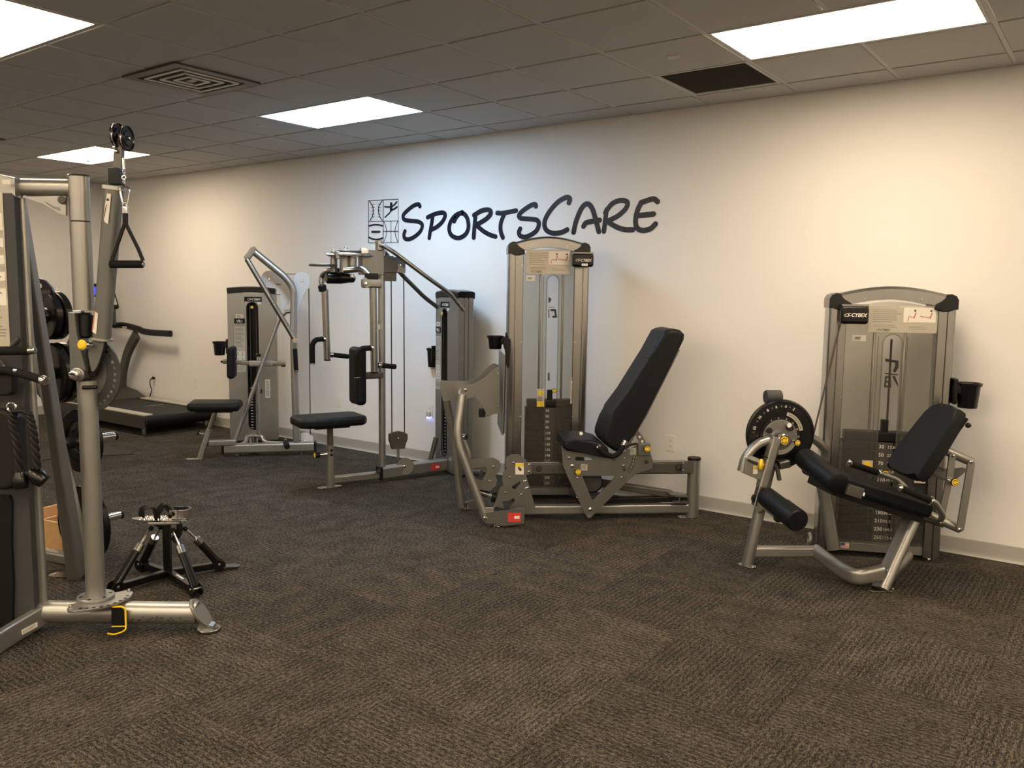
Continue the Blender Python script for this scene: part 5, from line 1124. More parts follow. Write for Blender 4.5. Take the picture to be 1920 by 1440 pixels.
for off, pts, st, col, gp in ((AO, ((448, 640), (395, 645), (372, 670), (373, 800)), (455, 640), (497, 735), (582, 742)), (-AO, ((190, 592), (150, 596), (131, 620), (132, 725)), (198, 592), (236, 678), (328, 687))):
    o2 = off+.06
    bm = B(); tube(bm, [A(*pts[0], off), A(*pts[1], o2), A(*pts[2], o2), A(*pts[3], o2)], .021, bend=.05, n=14); part('angled_grip', bm, 'foam')
    bm = B(); cyl(bm, A(pts[0][0]-4, pts[0][1], off), A(st[0]+2, st[1], off), .026, 16, .003); part('grip_collar', bm, 'chrome')
    bm = B(); cyl(bm, A(pts[3][0], pts[3][1]-2, o2), A(pts[3][0], pts[3][1]+4, o2), .022, 16, .002); part('grip_end', bm, 'alu')
    bm = B(); cyl(bm, A(col[0]+8, col[1], off), A(*gp, off), .02, 14, .004); part('straight_grip', bm, 'foam')
    bm = B(); cyl(bm, A(col[0]-12, col[1]-1, off), A(col[0]+8, col[1], off), .024, 16, .003); part('grip_collar', bm, 'chrome')
# braces from post top to tower
bm = B(); tube(bm, [A(492, 85, .05), A(515, 88, .06), A(565, 118, .10), A(740, 250, .14), A(880, 350, .16), FB.P(a_(950, 440), .0)*0+FB.at(.45, -.05, FB.sz(a_(950, 440))[1])], .018, bend=.06, n=14); part('top_brace', bm, 'alu')
bm = B(); tube(bm, [A(520, 120, -.05), A(610, 240, -.12), A(740, 370, -.18), FB.at(.0, -.05, 1.40)], .018, bend=.06, n=14); part('top_brace', bm, 'dark_steel')
bm = B(); box(bm, A(490, 88, .03), u*.02, n*.03, Z*.04, .006); part('brace_plate', bm, 'alu')
bm = B(); tube(bm, [A(800, 1125, -.12), A(765, 1262, -.14)], .022, n=12); part('rear_stay', bm, 'dark_steel')
# cables and pulleys
for x, y0 in ((557, 272), (625, 240)): bm = B(); cyl(bm, A(x, y0, .0), A(x+4, 1100, .0), .0045, 8); part('cable', bm, 'rubber')
bm = B(); plate(bm, [A(x, y, 0) for x, y in ((545, 1105), (565, 1095), (595, 1089), (625, 1094), (643, 1105), (643, 1135), (630, 1160), (628, 1184), (560, 1186), (556, 1165), (545, 1140))], n*.03, bev=.003); q = part('pulley_block', bm, 'bronze_grey'); bm = B(); bolt(bm, A(597, 1130, .015), n, .010); part('bolt', bm, 'chrome', q)
bm = B(); cyl(bm, A(595, 1186), A(595, 1240), .011, 10); part('pulley_rod', bm, 'silver')
bm = B(); cyl(bm, A(632, 1282, -.02), A(632, 1282, .03), .075, 28, .005); q = part('lower_pulley', bm, 'bronze_grey'); bm = B(); bolt(bm, A(630, 1280, .03), n, .012); part('bolt', bm, 'chrome', q)
# ================================================================ CABLE MACHINE
FC = Frame((-3.301, 2.156), 37)
u1 = crop(0, 300, 5.538); u2 = crop(0, 540, 5.538); u3 = crop(0, 760, 5.538); u4 = crop(0, 1000, 5.538); u5 = crop(180, 920, 5.143); u6 = crop(160, 220, 4.8)
def P1(x, y, o=0.0): return FC.P(u1(x, y), o)
def P2(x, y, o=0.0): return FC.P(u2(x, y), o)
def P3(x, y, o=0.0): return FC.P(u3(x, y), o)
def P4(x, y, o=0.0): return FC.P(u4(x, y), o)
def P5(x, y, o=0.0): return FC.P(u5(x, y), o)
def P6(x, y, o=0.0): return FC.P(u6(x, y), o)
u, n = FC.u, FC.n
thing('cable_machine', 'silver cable machine with round column, swivelling arm and long foot beam', 'exercise machine', (-3.6, 1.9, 0))
# foot beam
b0 = P4(330, 830); b1 = P5(985, 1175); zc = (b0.z+b1.z)/2+.004; b0.z = b1.z = zc
bm = B(); cyl(bm, b0-u*.15, b1, .05, 28); part('foot_beam', bm, 'silver')
bm = B(); rd = random.Random(3)
for i in range(46):
    s = FC.sz(u5(rd.gauss(640, 130), 1200))[0]; an = math.radians(rd.uniform(-38, -2)); r1 = .0502
    c = FC.at(s, 0, zc)+n*math.cos(an)*r1+Z*math.sin(an)*r1; box(bm, c, u*rd.uniform(.002, .008), (Z*math.cos(an)-n*math.sin(an))*rd.uniform(.001, .0035), (n*math.cos(an)+Z*math.sin(an))*.0004)
o = part('paint_chip', bm, 'dark_steel'); o['kind'] = 'stuff'
# slanted end plate and foot
c = P5(1040, 1180); ax = (u*.80+n*.35+Z*.45).normalized(); sv = n.cross(ax).normalized(); tv = ax.cross(sv)
bm = B(); plate(bm, ngon(b1+u*.012+Z*.0, n, (Z*.9-u*.62).normalized(), .058, 24, r2=.075), u*.004+ax*.012, bev=.002); part('beam_end_plate', bm, 'silver')
fp = G(u5(1090, 1345)); fp.z = 0
bm = B(); cyl(bm, fp, fp+Z*.007, .055, 28, .002); q = part('foot_disc', bm, 'rubber'); bm = B(); cyl(bm, fp+Z*.007, fp+Z*.012, .052, 28, .002); part('foot_top', bm, 'alu', q)
bm = B(); plate(bm, [P5(x, y, .0) for x, y in ((1030, 1250), (1140, 1290), (1150, 1335), (1050, 1340), (1000, 1290))], n*.05); part('foot_gusset', bm, 'silver')
bm = B(); bolt(bm, fp+Z*.012+u*.035, Z, .01); part('foot_bolt', bm, 'dark_steel')
# column
sx = -.503; zt = P1(780, 165).z; zg = P1(795, 640).z; zbk = P2(850, 232).z; zl = P2(890, 960).z
def col(z0, z1, r, nm, m='silver'): bm = B(); cyl(bm, FC.at(sx, 0, z0), FC.at(sx, 0, z1), r, 32); return part(nm, bm, m)
col(.15, zl, .041, 'lower_column'); col(zbk, zg-.003, .043, 'upper_column'); col(zg-.003, zg+.003, .039, 'column_gap', 'black'); col(zg+.003, zt, .043, 'column_head')
bm = B(); lathe(bm, [(.044, 0), (.046, .004), (.043, .008), (.036, .008)], FC.at(sx, 0, zt-.004), Z, 32); part('column_rim', bm, 'alu')
bm = B(); cyl(bm, FC.at(sx, 0, .152), FC.at(sx, 0, .166), .078, 36, .002); fl_ = part('column_flange', bm, 'silver')
for a in range(30, 390, 60): p = FC.at(sx, 0, .166)+(u*math.cos(math.radians(a))+n*math.sin(math.radians(a)))*.062; bm = B(); cyl(bm, p-Z*.001, p+Z*.0006, .009, 12); part('flange_hole', bm, 'black', fl_)
fan = [G(u4(x, y), .147) for x, y in ((695, 790), (735, 752), (830, 715), (1000, 640), (1170, 630), (1300, 605), (1350, 596), (1385, 622), (1345, 675), (1200, 738), (1060, 775), (900, 803), (760, 822), (705, 812))]
bm = B(); plate(bm, fan, Z*.010, bev=.0015); fq = part('swivel_quadrant', bm, 'silver')
for x, y in ((835, 778), (900, 778), (975, 770), (1052, 762), (1122, 745), (1192, 722), (1250, 698), (1300, 672), (1325, 648)): p = G(u4(x, y), .1525); bm = B(); cyl(bm, p-Z*.001, p+Z*.0004, .008, 10); part('quadrant_hole', bm, 'black', fq)
for x, y in ((735, 765), (1340, 600)): p = G(u4(x, y), .152); bm = B(); bolt(bm, p, Z, .009, .012); part('quadrant_stop', bm, 'alu', fq)
# foot pedal with yellow edge
pq = .062
pd = [P4(x, y, pq) for x, y in ((1158, 770), (1180, 755), (1270, 757), (1302, 780), (1310, 960), (1160, 962))]
bm = B(); plate(bm, pd, n*.004); part('release_pedal', bm, 'black')
bm = B(); ribbon(bm, [P4(x, y, pq+.003) for x, y in ((1170, 762), (1260, 758), (1298, 775), (1305, 800), (1310, 960))], .007, n, .004); pts = spline([P4(1310, 955, pq+.003), P4(1300, 1000, pq+.02), P4(1250, 1030, pq+.05), P4(1180, 1048, pq+.07), P4(1115, 1038, pq+.08)], 6); sweep(bm, pts, rrect(.006, .006, .002, 2)); sweep(bm, [P4(1160, 968, pq+.004), P4(1308, 966, pq+.004)], rrect(.006, .006, .002, 2)); part('pedal_edge', bm, 'yellow')
bm = B(); plate(bm, [P4(1160, 970, pq), P4(1306, 968, pq), P4(1290, 1005, pq+.02), P4(1240, 1030, pq+.05), P4(1170, 1043, pq+.07), P4(1118, 1034, pq+.08)], Z*.003); part('pedal_tread', bm, 'rubber')
# top arm, header and gusset
zb_ = (P1(300, 200).z+P1(300, 370).z)/2
bm = B(); sweep(bm, [FC.at(P1(100, 270).dot(u)-FC.o.dot(u), 0, zb_), FC.at(sx-.03, 0, zb_)], rrect(.06, P1(300, 190).z-P1(300, 372).z, .028, 4), up=Z); part('top_arm', bm, 'silver')
bm = B(); plate(bm, [P1(x, y, .02) for x, y in ((235, 382), (580, 374), (692, 378), (692, 577), (620, 560), (525, 495), (450, 455), (310, 408))], n*.014, holes=[[P1(x, y, .02) for x, y in ((470, 428), (560, 480), (635, 495), (638, 533), (570, 505), (500, 455))]]); part('gusset', bm, 'silver')
bm = B(); cyl(bm, P1(640, 415, .02), P1(640, 415, .045), .016, 20, .003); part('gusset_bolt', bm, 'dark_steel')
# tower
sE, zE0 = FC.sz(u1(215, 385)); TW = -1.35
ztw = P1(190, 165).z
bm = B(); plate(bm, [FC.at(TW, .03, P1(0, 150).z+.03), P1(0, 150, .03), P1(185, 188, .03), P1(195, 392, .03), P1(0, 335, .03), FC.at(TW, .03, P1(0, 335).z+.04)], n*.05, bev=.008); part('tower_header', bm, 'silver')
bm = B(); rect(bm, P1(68, 228, .091), u, Z, .036, .020, n); part('header_label', bm, 'white')
# tower side tube: vertical rounded profile along the right edge
e0 = FC.sz(u1(205, 400)); e1 = FC.sz(u4(430, 760))
bm = B(); sweep(bm, [FC.at(e1[0]+.01, -.0, e1[1]), FC.at(e0[0]+.005, -.0, e0[1])], rrect(.03, .04, .013, 4), up=u); part('tower_edge_tube', bm, 'silver')
# dark front panel and placard
pe0 = FC.sz(u1(190, 370), .05)[0]; pz1 = P1(100, 345).z; pz0 = P4(200, 960).z
bm = B(); box(bm, FC.at((pe0-.015+TW)/2, .02, (pz1+pz0)/2), u*((pe0-.015-TW)/2), n*.035, Z*((pz1-pz0)/2), .006); part('tower_panel', bm, 'slate')
zp1, zp0 = P1(0, 350).z, P2(100, 600).z
sp1 = FC.sz(u2(140, 200), .056)[0]-.022; bm = B(); box(bm, FC.at((sp1+TW)/2, .0565, (zp1+zp0)/2), u*((sp1-TW)/2), n*.0015, Z*((zp1-zp0)/2)); pl = part('exercise_chart', bm, 'placard')
for i in range(5):      # pictures of exercises in a column
    zz = zp1-.14-i*(zp1-zp0-.3)/5
    for s_ in (sp1-.045, sp1-.135):
        bm = B(); rect(bm, FC.at(s_, .058, zz), u, Z, .078, .105, n, .0008); pc = part('chart_picture', bm, 'white', pl)
        o = FC.at(s_, .0592, zz); bm = B(); ribbon(bm, [o+Z*.018, o-Z*.004], .017, n, .0004); ribbon(bm, [o-Z*.004, o-Z*.036+u*.007], .010, n, .0004); plate(bm, ngon(o+Z*.034, u, Z, .008, 10), n*.0004); ribbon(bm, [o+Z*.012, o+u*.02-Z*.002], .006, n, .0004); part('chart_figure', bm, 'print_grey', pc)
        bm = B(); bars(bm, FC.at(s_, .058, zz-.063), u, Z, .07, .014, n, 2, .4, i); part('small_print', bm, 'print_grey', pl)
bm = B(); bars(bm, FC.at(sp1-.05, .058, zp0+.10), u, Z, .085, .12, n, 9, .4, 4); part('small_print', bm, 'print_grey', pl)
# lower recess of the tower, curved toe
bm = B(); plate(bm, [FC.at(TW, .06, P3(0, 920).z)]+[P3(x, y, .06) for x, y in ((0, 925), (110, 930), (135, 1000), (130, 1300))]+[P4(x, y, .06) for x, y in ((130, 100), (150, 500), (140, 960), (0, 1000))]+[FC.at(TW, .06, P4(0, 1000).z-.02)], n*.02); part('tower_recess', bm, 'black')
bm = B(); sweep(bm, spline([G((82, 1152), .078), G((58, 1166), .066), G((30, 1183), .056), G((0, 1202), .052), G((-60, 1240), .052), G((-140, 1285), .052)], 5), rrect(.04, .092, .01, 3), up=Z); part('tower_toe', bm, 'silver')
la_ = G((38, 1187), .035); lb_2 = G((70, 1170), .040); ld = (lb_2-la_); ln = V((ld.y, -ld.x, 0)).normalized(); ln = ln if ln.dot(n) > 0 else -ln; lc_ = G((54, 1178), .05)+ln*.004; lz = ln.cross(ld.normalized()); lz = lz if lz.z > 0 else -lz
bm = B(); rect(bm, lc_, ld, lz, .085, .022, ln); q = part('toe_label', bm, 'white'); bm = B(); bars(bm, lc_+ln*.0014, ld, lz, .075, .015, ln, 4, .4, 6); part('small_print', bm, 'print_grey', q)
# rear leg frame
rb = G(u4(800, 440)); rb.z = 0
def RL(x, y, crop_, f): return None
top = P1(215, 420, -.02)
lowp = G(u4(800, 430), .02)
bm = B(); sweep(bm, [lowp, lowp.lerp(top, .5)-n*.0, top], rrect(.068, .10, .016, 3), up=n, scale=[1, .72, .42]); part('rear_leg', bm, 'silver')
foot_plate(rb-u*.05, -u, n, .10, .038)
lb = G(u4(450, 215), .10)
bm = B(); rtube(bm, [lb, lowp+Z*.085-u*.02], .06, .06, up=Z); part('rear_rail', bm, 'silver')
# swivel arm, bracket and locking disc
bm = B(); plate(bm, [P2(x, y, .0) for x, y in ((760, 250), (830, 258), (848, 460), (900, 680), (938, 830), (935, 925), (880, 968), (810, 945), (780, 880))], n*.09, bev=.004); part('arm_bracket', bm, 'arm_grey')
bm = B(); cyl(bm, P2(895, 255, 0), P2(895, 520, 0), .03, 20, .01); part('bracket_bushing', bm, 'black')
hc_ = P2(870, 885, .0)
bm = B(); lathe(bm, [(.028, .04), (.030, .045), (.030, .065), (.022, .07)], P2(880, 885, 0), n, 24); part('pivot_hub', bm, 'plate_steel')
bm = B(); lathe(bm, [(.018, .06), (.020, .066), (.020, .085), (.012, .09)], P2(862, 885, .0), n, 20); part('pivot_nut', bm, 'chrome')
dn = (n*.98-u*.20).normalized(); du = dn.cross(Z)*-1; du = du if du.dot(u) > 0 else -du
dcn = P2(880, 885, -.03); RD = .18
o = [dcn+(du*math.cos(math.radians(a))+Z*math.sin(math.radians(a)))*RD for a in range(-66, 67, 6)]+[dcn+(du*math.cos(math.radians(a))+Z*math.sin(math.radians(a)))*RD*.62 for a in range(66, -67, -6)]
bm = B(); plate(bm, o, dn*.010, bev=.001); lq = part('locking_disc', bm, 'slate')
for a in range(-60, 61, 10):
    p = dcn+(du*math.cos(math.radians(a))+Z*math.sin(math.radians(a)))*RD*.86; bm = B(); cyl(bm, p+dn*.004, p+dn*.0062, .0075, 10); part('disc_hole', bm, 'alu', lq)
bm = B(); plate(bm, ngon(dcn, du, Z, RD*.63, 20, -80, 80), dn*.016, bev=.002); part('locking_hub', bm, 'plate_steel')
top_c = P1(1185, 285, .03); bot_c = P2(1055, 535, .03); ad = (top_c-bot_c).normalized()
bm = B(); sweep(bm, [bot_c, top_c], rrect(.068, .06, .020, 4), up=n, scale=[1, 1.06]); part('swivel_arm', bm, 'arm_grey')
bm = B(); sweep(bm, [bot_c-ad*.004, bot_c+ad*.006], rrect(.084, .068, .02, 4), up=n); part('arm_collar', bm, 'silver')
bm = B(); sweep(bm, [top_c-ad*.012, top_c+ad*.004], rrect(.088, .072, .02, 4), up=n); part('arm_collar', bm, 'silver')
bm = B(); plate(bm, [P1(x, y, .066) for x, y in ((1112, 345), (1155, 355), (1122, 665), (1085, 640), (1078, 590), (1090, 470))], n*.002); q = part('arm_label', bm, 'white'); bm = B(); plate(bm, ngon(P1(1118, 412, .068), u, Z, .006, 10), n*.001); ribbon(bm, [P1(1105, 465, .068), P1(1082, 590, .068)], .003, n, .0006); part('label_mark', bm, 'print', q)
bm = B(); plate(bm, [P2(x, y, .064) for x, y in ((985, 245), (1018, 265), (998, 480), (960, 455))], n*.002); q = part('arm_label', bm, 'white'); bm = B(); ribbon(bm, [P2(982, 250, .066), P2(960, 440, .066)], .004, n, .0006); part('label_mark', bm, 'skin_print', q)
bm = B(); sweep(bm, [P2(1070, 545, .02), P2(1030, 720, .02), P2(965, 900, .01)], rrect(.032, .03, .010, 3), up=n); part('cable_sleeve', bm, 'rubber')
bm = B(); plate(bm, [P2(x, y, .035) for x, y in ((985, 500), (1020, 545), (1085, 560), (1075, 620), (1020, 800), (960, 890), (935, 780), (915, 640))], n*.008, smooth=1); part('arm_web', bm, 'arm_grey')
# yellow pull pin
bm = B(); cyl(bm, P2(950, 588, .05), P2(850, 590, .09), .010, 12); part('pull_pin', bm, 'chrome')
bm = B(); ax = (P2(840, 590, .095)-P2(910, 588, .06)); lathe(bm, [(.009, 0), (.009, ax.length*.55), (.020, ax.length*.65), (.023, ax.length*.85), (.016, ax.length*1.1), (.001, ax.length*1.14)], P2(910, 588, .06), ax, 20); part('pin_knob', bm, 'yellow')
bm = B(); cyl(bm, P2(855, 1035, .05), P2(1005, 1030, .05), .009, 12, .002); part('lock_pin', bm, 'black')
# pulley head on the arm
pn = (n*.08+u*.99).normalized(); 
for x, y in ((292, 165), (372, 190)):
    bm = B(); lathe(bm, [(.02, -.007), (.030, -.007), (.033, -.003), (.046, -.003), (.051, -.008), (.052, -.008), (.052, .008), (.051, .008), (.046, .003), (.033, .003), (.03, .007), (.02, .007)], P6(x, y, .03), pn, 30); q = part('pulley', bm, 'gloss_black')
    bm = B(); ring(bm, P6(x, y, .03), pn, .050, .0035, 28, 6); part('pulley_rim', bm, 'chrome', q)
    bm = B(); cyl(bm, P6(x, y, .03)-pn*.016, P6(x, y, .03)+pn*.016, .008, 12, .002); part('pulley_axle', bm, 'chrome', q)
bm = B(); plate(bm, [P6(x, y, .03) for x, y in ((270, 250), (320, 190), (345, 250), (330, 480), (300, 600), (255, 600))], n*.03, smooth=1); part('pulley_fork', bm, 'dark_steel')
bm = B(); box(bm, P6(280, 535, .03), u*.026, n*.025, Z*.035, .005); part('pulley_mount', bm, 'black')
for x, y in ((263, 268), (280, 305)): bm = B(); bolt(bm, P6(x, y, .05), n, .008, .01); part('fork_bolt', bm, 'chrome')
bm = B(); cyl(bm, P6(265, 330, .03), P6(262, 480, .03), .003, 8); part('cable', bm, 'rubber')
# hand rails at the tower side
for pts, end in ((((-150, 655), (300, 650)), ((295, 650), (370, 645))), ):
    bm = B(); cyl(bm, P2(*pts[0], .14), P2(*pts[1], .14), .019, 16, .003); part('hand_grip', bm, 'foam'); bm = B(); cyl(bm, P2(*end[0], .14), P2(*end[1], .14), .017, 16, .003); part('grip_end', bm, 'chrome')
bm = B(); tube(bm, [P2(-120, 880, .16), P2(40, 850, .16), P2(160, 870, .18), P2(440, 955, .24)], .018, bend=.05); part('hand_grip', bm, 'foam')
bm = B(); cyl(bm, P2(432, 950, .24), P2(478, 968, .25), .019, 16, .003); part('grip_end', bm, 'chrome')
bm = B(); bolt(bm, P2(155, 858, .2), n, .009, .006); part('bolt', bm, 'chrome')
bm = B(); plate(bm, [P2(x, y, .13) for x, y in ((-200, 870), (100, 870), (160, 900), (165, 1060), (130, 1110), (-200, 1130))], n*.05, bev=.01, seg=3); part('side_pad', bm, 'rubber')
bm = B(); sweep(bm, spline([P2(120, 600, .06), P2(165, 560, .06), P2(200, 520, .06)], 4), circ(.01, 8)); part('cable_guide', bm, 'slate')
bm = B(); tube(bm, [P2(-20, 730, .07), P2(30, 780, .07), P2(60, 850, .08)], .004, n=8); part('thin_cable', bm, 'alu')
# ---------------------------------------------------------------- hanging stirrup handle
hp = P6(350, 590, .095)
thing('stirrup_handle', 'black strap stirrup handle hanging on a carabiner from the cable arm', 'cable handle', P6(370, 1320, .095))
bm = B(); tube(bm, [P6(345, 370, .095), P6(348, 470, .095)], .006, n=8); part('chain_link', bm, 'chrome')
for y in (495, 540, 580):
    bm = B(); ring(bm, P6(348, y, .095), u if y != 540 else n, .008, .0028, 14, 6); part('chain_link', bm, 'chrome')
bm = B(); pts = [P6(x, y, .095) for x, y in ((345, 625), (315, 650), (325, 720), (345, 790), (375, 795), (388, 720), (398, 655), (375, 628), (345, 625))]; sweep(bm, spline(pts, 4), circ(.0042, 8)); part('carabiner', bm, 'chrome')
bm = B(); ring(bm, P6(360, 790, .095), n, .010, .003, 16, 6); part('strap_ring', bm, 'chrome')
bm = B(); box(bm, P6(360, 835, .095), u*.011, n*.006, Z*.014, .002); part('strap_clip', bm, 'chrome')
bm = B(); rtube(bm, [P6(360, 850, .095), P6(360, 965, .095)], .022, .008, up=n); rtube(bm, [P6(357, 950, .095), P6(335, 1010, .095), P6(238, 1290, .095)], .014, .012, up=n); rtube(bm, [P6(363, 950, .095), P6(385, 1000, .095), P6(475, 1180, .095), P6(520, 1290, .095)], .014, .012, up=n); part('strap', bm, 'rubber')
bm = B(); cyl(bm, P6(222, 1322, .095), P6(518, 1322, .095), .0165, 18, .003); part('grip', bm, 'foam')
bm = B(); cyl(bm, P6(514, 1325, .095), P6(530, 1327, .095), .012, 12, .002); part('grip_end', bm, 'alu')
# ---------------------------------------------------------------- triceps rope
thing('triceps_rope', 'black braided rope with rubber ends hanging beside the cable tower', 'rope attachment', P3(300, 760, .2))
def rope(pts, nm='rope_strand'):
    c = spline(pts, 8); 
    for ph in (0, 2.094, 4.189):
        bm = B(); pp = []
        for i, p in enumerate(c):
            t = (c[min(i+1, len(c)-1)]-c[max(i-1, 0)]).normalized(); a = t.orthogonal().normalized(); b = t.cross(a); w_ = ph+i*.75; pp.append(p+(n*math.cos(w_)+u*math.sin(w_))*.008)
        sweep(bm, pp, circ(.0095, 8), up=V((.3, .2, .9))); part(nm, bm, 'rubber')
rope([P3(150, 60, .20), P3(130, 180, .20), P3(175, 400, .20), P3(205, 700, .20)]); rope([P3(150, 60, .21), P3(280, 70, .21), P3(335, 220, .21), P3(365, 420, .21), P3(385, 660, .21)])
for x, y in ((215, 760), (375, 730)):
    bm = B(); c = P3(x, y, .20); lathe(bm, [(.001, -.045), (.03, -.04), (.036, -.015), (.030, .01), (.02, .03), (.001, .032)], c, (Z*.6-u*.8 if x > 300 else Z), 20); part('rope_end', bm, 'gloss_black')
bm = B(); ring(bm, P3(120, 20, .2), n, .018, .005, 18, 8); part('rope_ring', bm, 'chrome')
bm = B(); plate(bm, [P3(x, y, .14) for x, y in ((-150, 40), (100, 30), (200, 120), (220, 500), (240, 800), (130, 860), (-150, 870))], n*.08, bev=.02, seg=3, smooth=0); single('hanging_pad', bm, 'rubber', 'dark padded strap bundle hanging behind the triceps rope', 'strap')
# ================================================================ ANKLE EXERCISER
thing('ankle_exerciser', 'black four piston ankle exerciser with chrome foot plate and webbing straps', 'ankle exerciser', G(u5(695, 800)))
ctr = G(u5(695, 790), .035); ctr.z = .035
ends = [G(u5(x, y), .035) for x, y in ((190, 935), (960, 960), (1180, 715), (450, 715))]
for e in ends:
    bm = B(); rtube(bm, [ctr, e], .036, .036, up=Z, rad=.004); part('base_bar', bm, 'gloss_black')
topc = V((ctr.x, ctr.y, FC.P(u5(690, 320), 0).z))
# height of the post from its pixel at the post's own distance
def at_xy(q, p):
    d = ray(q); t = (p.x*_f.x+p.y*_f.y)/1.0; k = ((p-CAM).x*d.x+(p-CAM).y*d.y)/(d.x*d.x+d.y*d.y); return (CAM+d*k).z
topc.z = at_xy(u5(690, 325), ctr)
bm = B(); rtube(bm, [ctr, topc], .036, .036, up=u, rad=.004); part('centre_post', bm, 'gloss_black')
zt_ = topc.z
tops = [G(u5(x, y), zt_-.03) for x, y in ((530, 365), (745, 385), (860, 365), (625, 350))]
mids = [.42, .42, .36, .40]
for e, t, nm in zip(ends, tops, 'abcd'):
    d = (t-e); Ln = d.length; dn_ = d.normalized(); e2 = e+Z*.01
    bm = B(); cyl(bm, e2, e2+dn_*Ln*.56, .021, 18, .004); part('piston_body', bm, 'gloss_black')
    bm = B(); cyl(bm, e2+dn_*Ln*.55, e2+dn_*Ln*.69, .0235, 18, .003); part('piston_collar', bm, 'alu')
    bm = B(); cyl(bm, e2+dn_*Ln*.68, t, .007, 10); part('piston_rod', bm, 'chrome')
    bm = B(); lathe(bm, [(.001, -.014), (.012, -.01), (.014, 0), (.012, .01), (.001, .014)], t, dn_, 14); part('ball_joint', bm, 'black')
    o_ = (e-ctr).normalized(); la = o_.cross(Z)
    for s in (-1, 1): bm = B(); plate(bm, ngon(e+la*s*.024+Z*.002, o_, Z, .034, 16, r2=.03), la*.006); part('end_lug', bm, 'gloss_black')
    bm = B(); cyl(bm, e-la*.03+Z*.008, e+la*.03+Z*.008, .008, 10, .002); part('lug_pin', bm, 'chrome')
    bm = B(); cyl(bm, V((e.x, e.y, 0)), V((e.x, e.y, .012)), .02, 14, .002); part('rubber_foot', bm, 'rubber')
bm = B(); e = ends[2]; o_ = (e-ctr).normalized(); la = o_.cross(Z); plate(bm, [e+o_*.02+la*.03+Z*-.01, e+o_*.10+la*.03+Z*-.02, e+o_*.12+Z*-.02, e+o_*.10-la*.03+Z*-.02, e+o_*.02-la*.03-Z*.01], Z*.004); part('outrigger_plate', bm, 'alu')
bm = B(); rect(bm, ends[1]*.45+ctr*.55+Z*.0185, (ends[1]-ctr), (ends[1]-ctr).cross(Z), .09, .01, Z); part('white_label', bm, 'white')
# foot plate: perforated chrome rows with heel cup
fa = G(u5(345, 270), zt_+.03); fb = G(u5(900, 265), zt_+.03); fd = (fb-fa).normalized(); fl = fd.cross(Z)
bm = B(); plate(bm, [fa+fl*.012, fa+fd*.06+fl*.045, fb+fl*.05, fb-fl*.05, fa+fd*.06-fl*.045, fa-fl*.012], Z*.005); ftp = part('foot_plate', bm, 'chrome')
for i in range(9):
    for s in (-1, 0, 1):
        p = fa+fd*(.05+.024*i)+fl*s*.026+Z*.0025; bm = B(); lathe(bm, [(.006, 0), (.0045, .006), (.001, .0065)], p, Z, 8); part('plate_stud', bm, 'chrome', ftp)
bm = B(); o = [fb+fl*.04-fd*.09, fb+fl*.042-fd*.03, fb+fl*.02+fd*.005, fb-fl*.02+fd*.005, fb-fl*.042-fd*.03, fb-fl*.04-fd*.09]; sweep(bm, spline([p+Z*.03 for p in o], 5), rrect(.004, .05, .0018, 2), up=Z); part('heel_cup', bm, 'chrome')
for s in (-1, 1): bm = B(); cyl(bm, fb-fd*.08+fl*s*.056+Z*.03, fb-fd*.08+fl*s*.068+Z*.03, .012, 12, .002); part('cup_knob', bm, 'black')
bm = B(); box(bm, topc+Z*.012, fd*.09, fl*.025, Z*.008, .003); part('swivel_bracket', bm, 'chrome')
for pts, hh in ((((440, 255), (445, 190), (490, 168), (560, 185), (590, 250), (575, 340)), 0), (((600, 200), (660, 145), (740, 230), (800, 320), (800, 400), (745, 490)), 0)):
    c_ = (fa+fb)/2; ff = Frame((c_.x, c_.y), 37); bm = B(); sweep(bm, spline([ff.P(u5(x, y), .02+.0*i) for i, (x, y) in enumerate(pts)], 6), rrect(.005, .045, .002, 2), up=(n*.45+u*.9)); part('webbing_strap', bm, 'rubber')
# ================================================================ TREADMILL
x0, x1 = -10.25, -8.30; y0, y1 = 4.74, 5.60
thing('treadmill', 'black and bronze treadmill with blue lit console, parallel to the wall', 'treadmill', (-9.3, 5.15, 0))
X, Y = V((1, 0, 0)), V((0, 1, 0)); zt_ = .215
bm = B(); box(bm, ((x0+x1)/2+.1, (y0+y1)/2, zt_-.012), X*((x1-x0)/2-.16), Y*.30, Z*.010, .004); part('running_belt', bm, 'tread')
bm = B(); box(bm, ((x0+x1)/2+.1, (y0+y1)/2, .13), X*((x1-x0)/2-.16), Y*.36, Z*.055, .006); part('deck', bm, 'black')
for yy, s in ((y0+.055, -1), (y1-.055, 1)):
    bm = B(); box(bm, ((x0+x1)/2, yy, zt_+.006), X*((x1-x0)/2-.02), Y*.055, Z*.008, .004); part('foot_rail', bm, 'label')
    bm = B(); box(bm, ((x0+x1)/2, yy+s*.045, .145), X*((x1-x0)/2), Y*.012, Z*.066, .006); part('side_skirt', bm, 'tread_grey')
brand(None, V((x1-.22, y0-.0035, .165))+V((0, .0, 0)), X, Z, V((0, -1, 0)), .04, 'print')
bm = B(); cyl(bm, (x1-.03, y0+.005, .15), (x1-.03, y1-.005, .15), .062, 20, .01); box(bm, (x1-.04, (y0+y1)/2, .15), X*.05, Y*(y1-y0)/2*.99, Z*.06, .02, 3); part('rear_roller_cover', bm, 'black')
bm = B(); text(bm, 'CYBEX', .07, V((x1-.75, y1-.2, zt_+.0005)), Y*-1, X, shear=.2, ext=.0003); part('deck_lettering', bm, 'label')
for xx, yy in ((x1-.12, y0+.06), (x1-.12, y1-.06), (x0+.2, y0+.06), (x0+.2, y1-.06)): bm = B(); cyl(bm, (xx, yy, 0), (xx, yy, .09), .022, 14, .004); part('levelling_foot', bm, 'chrome')
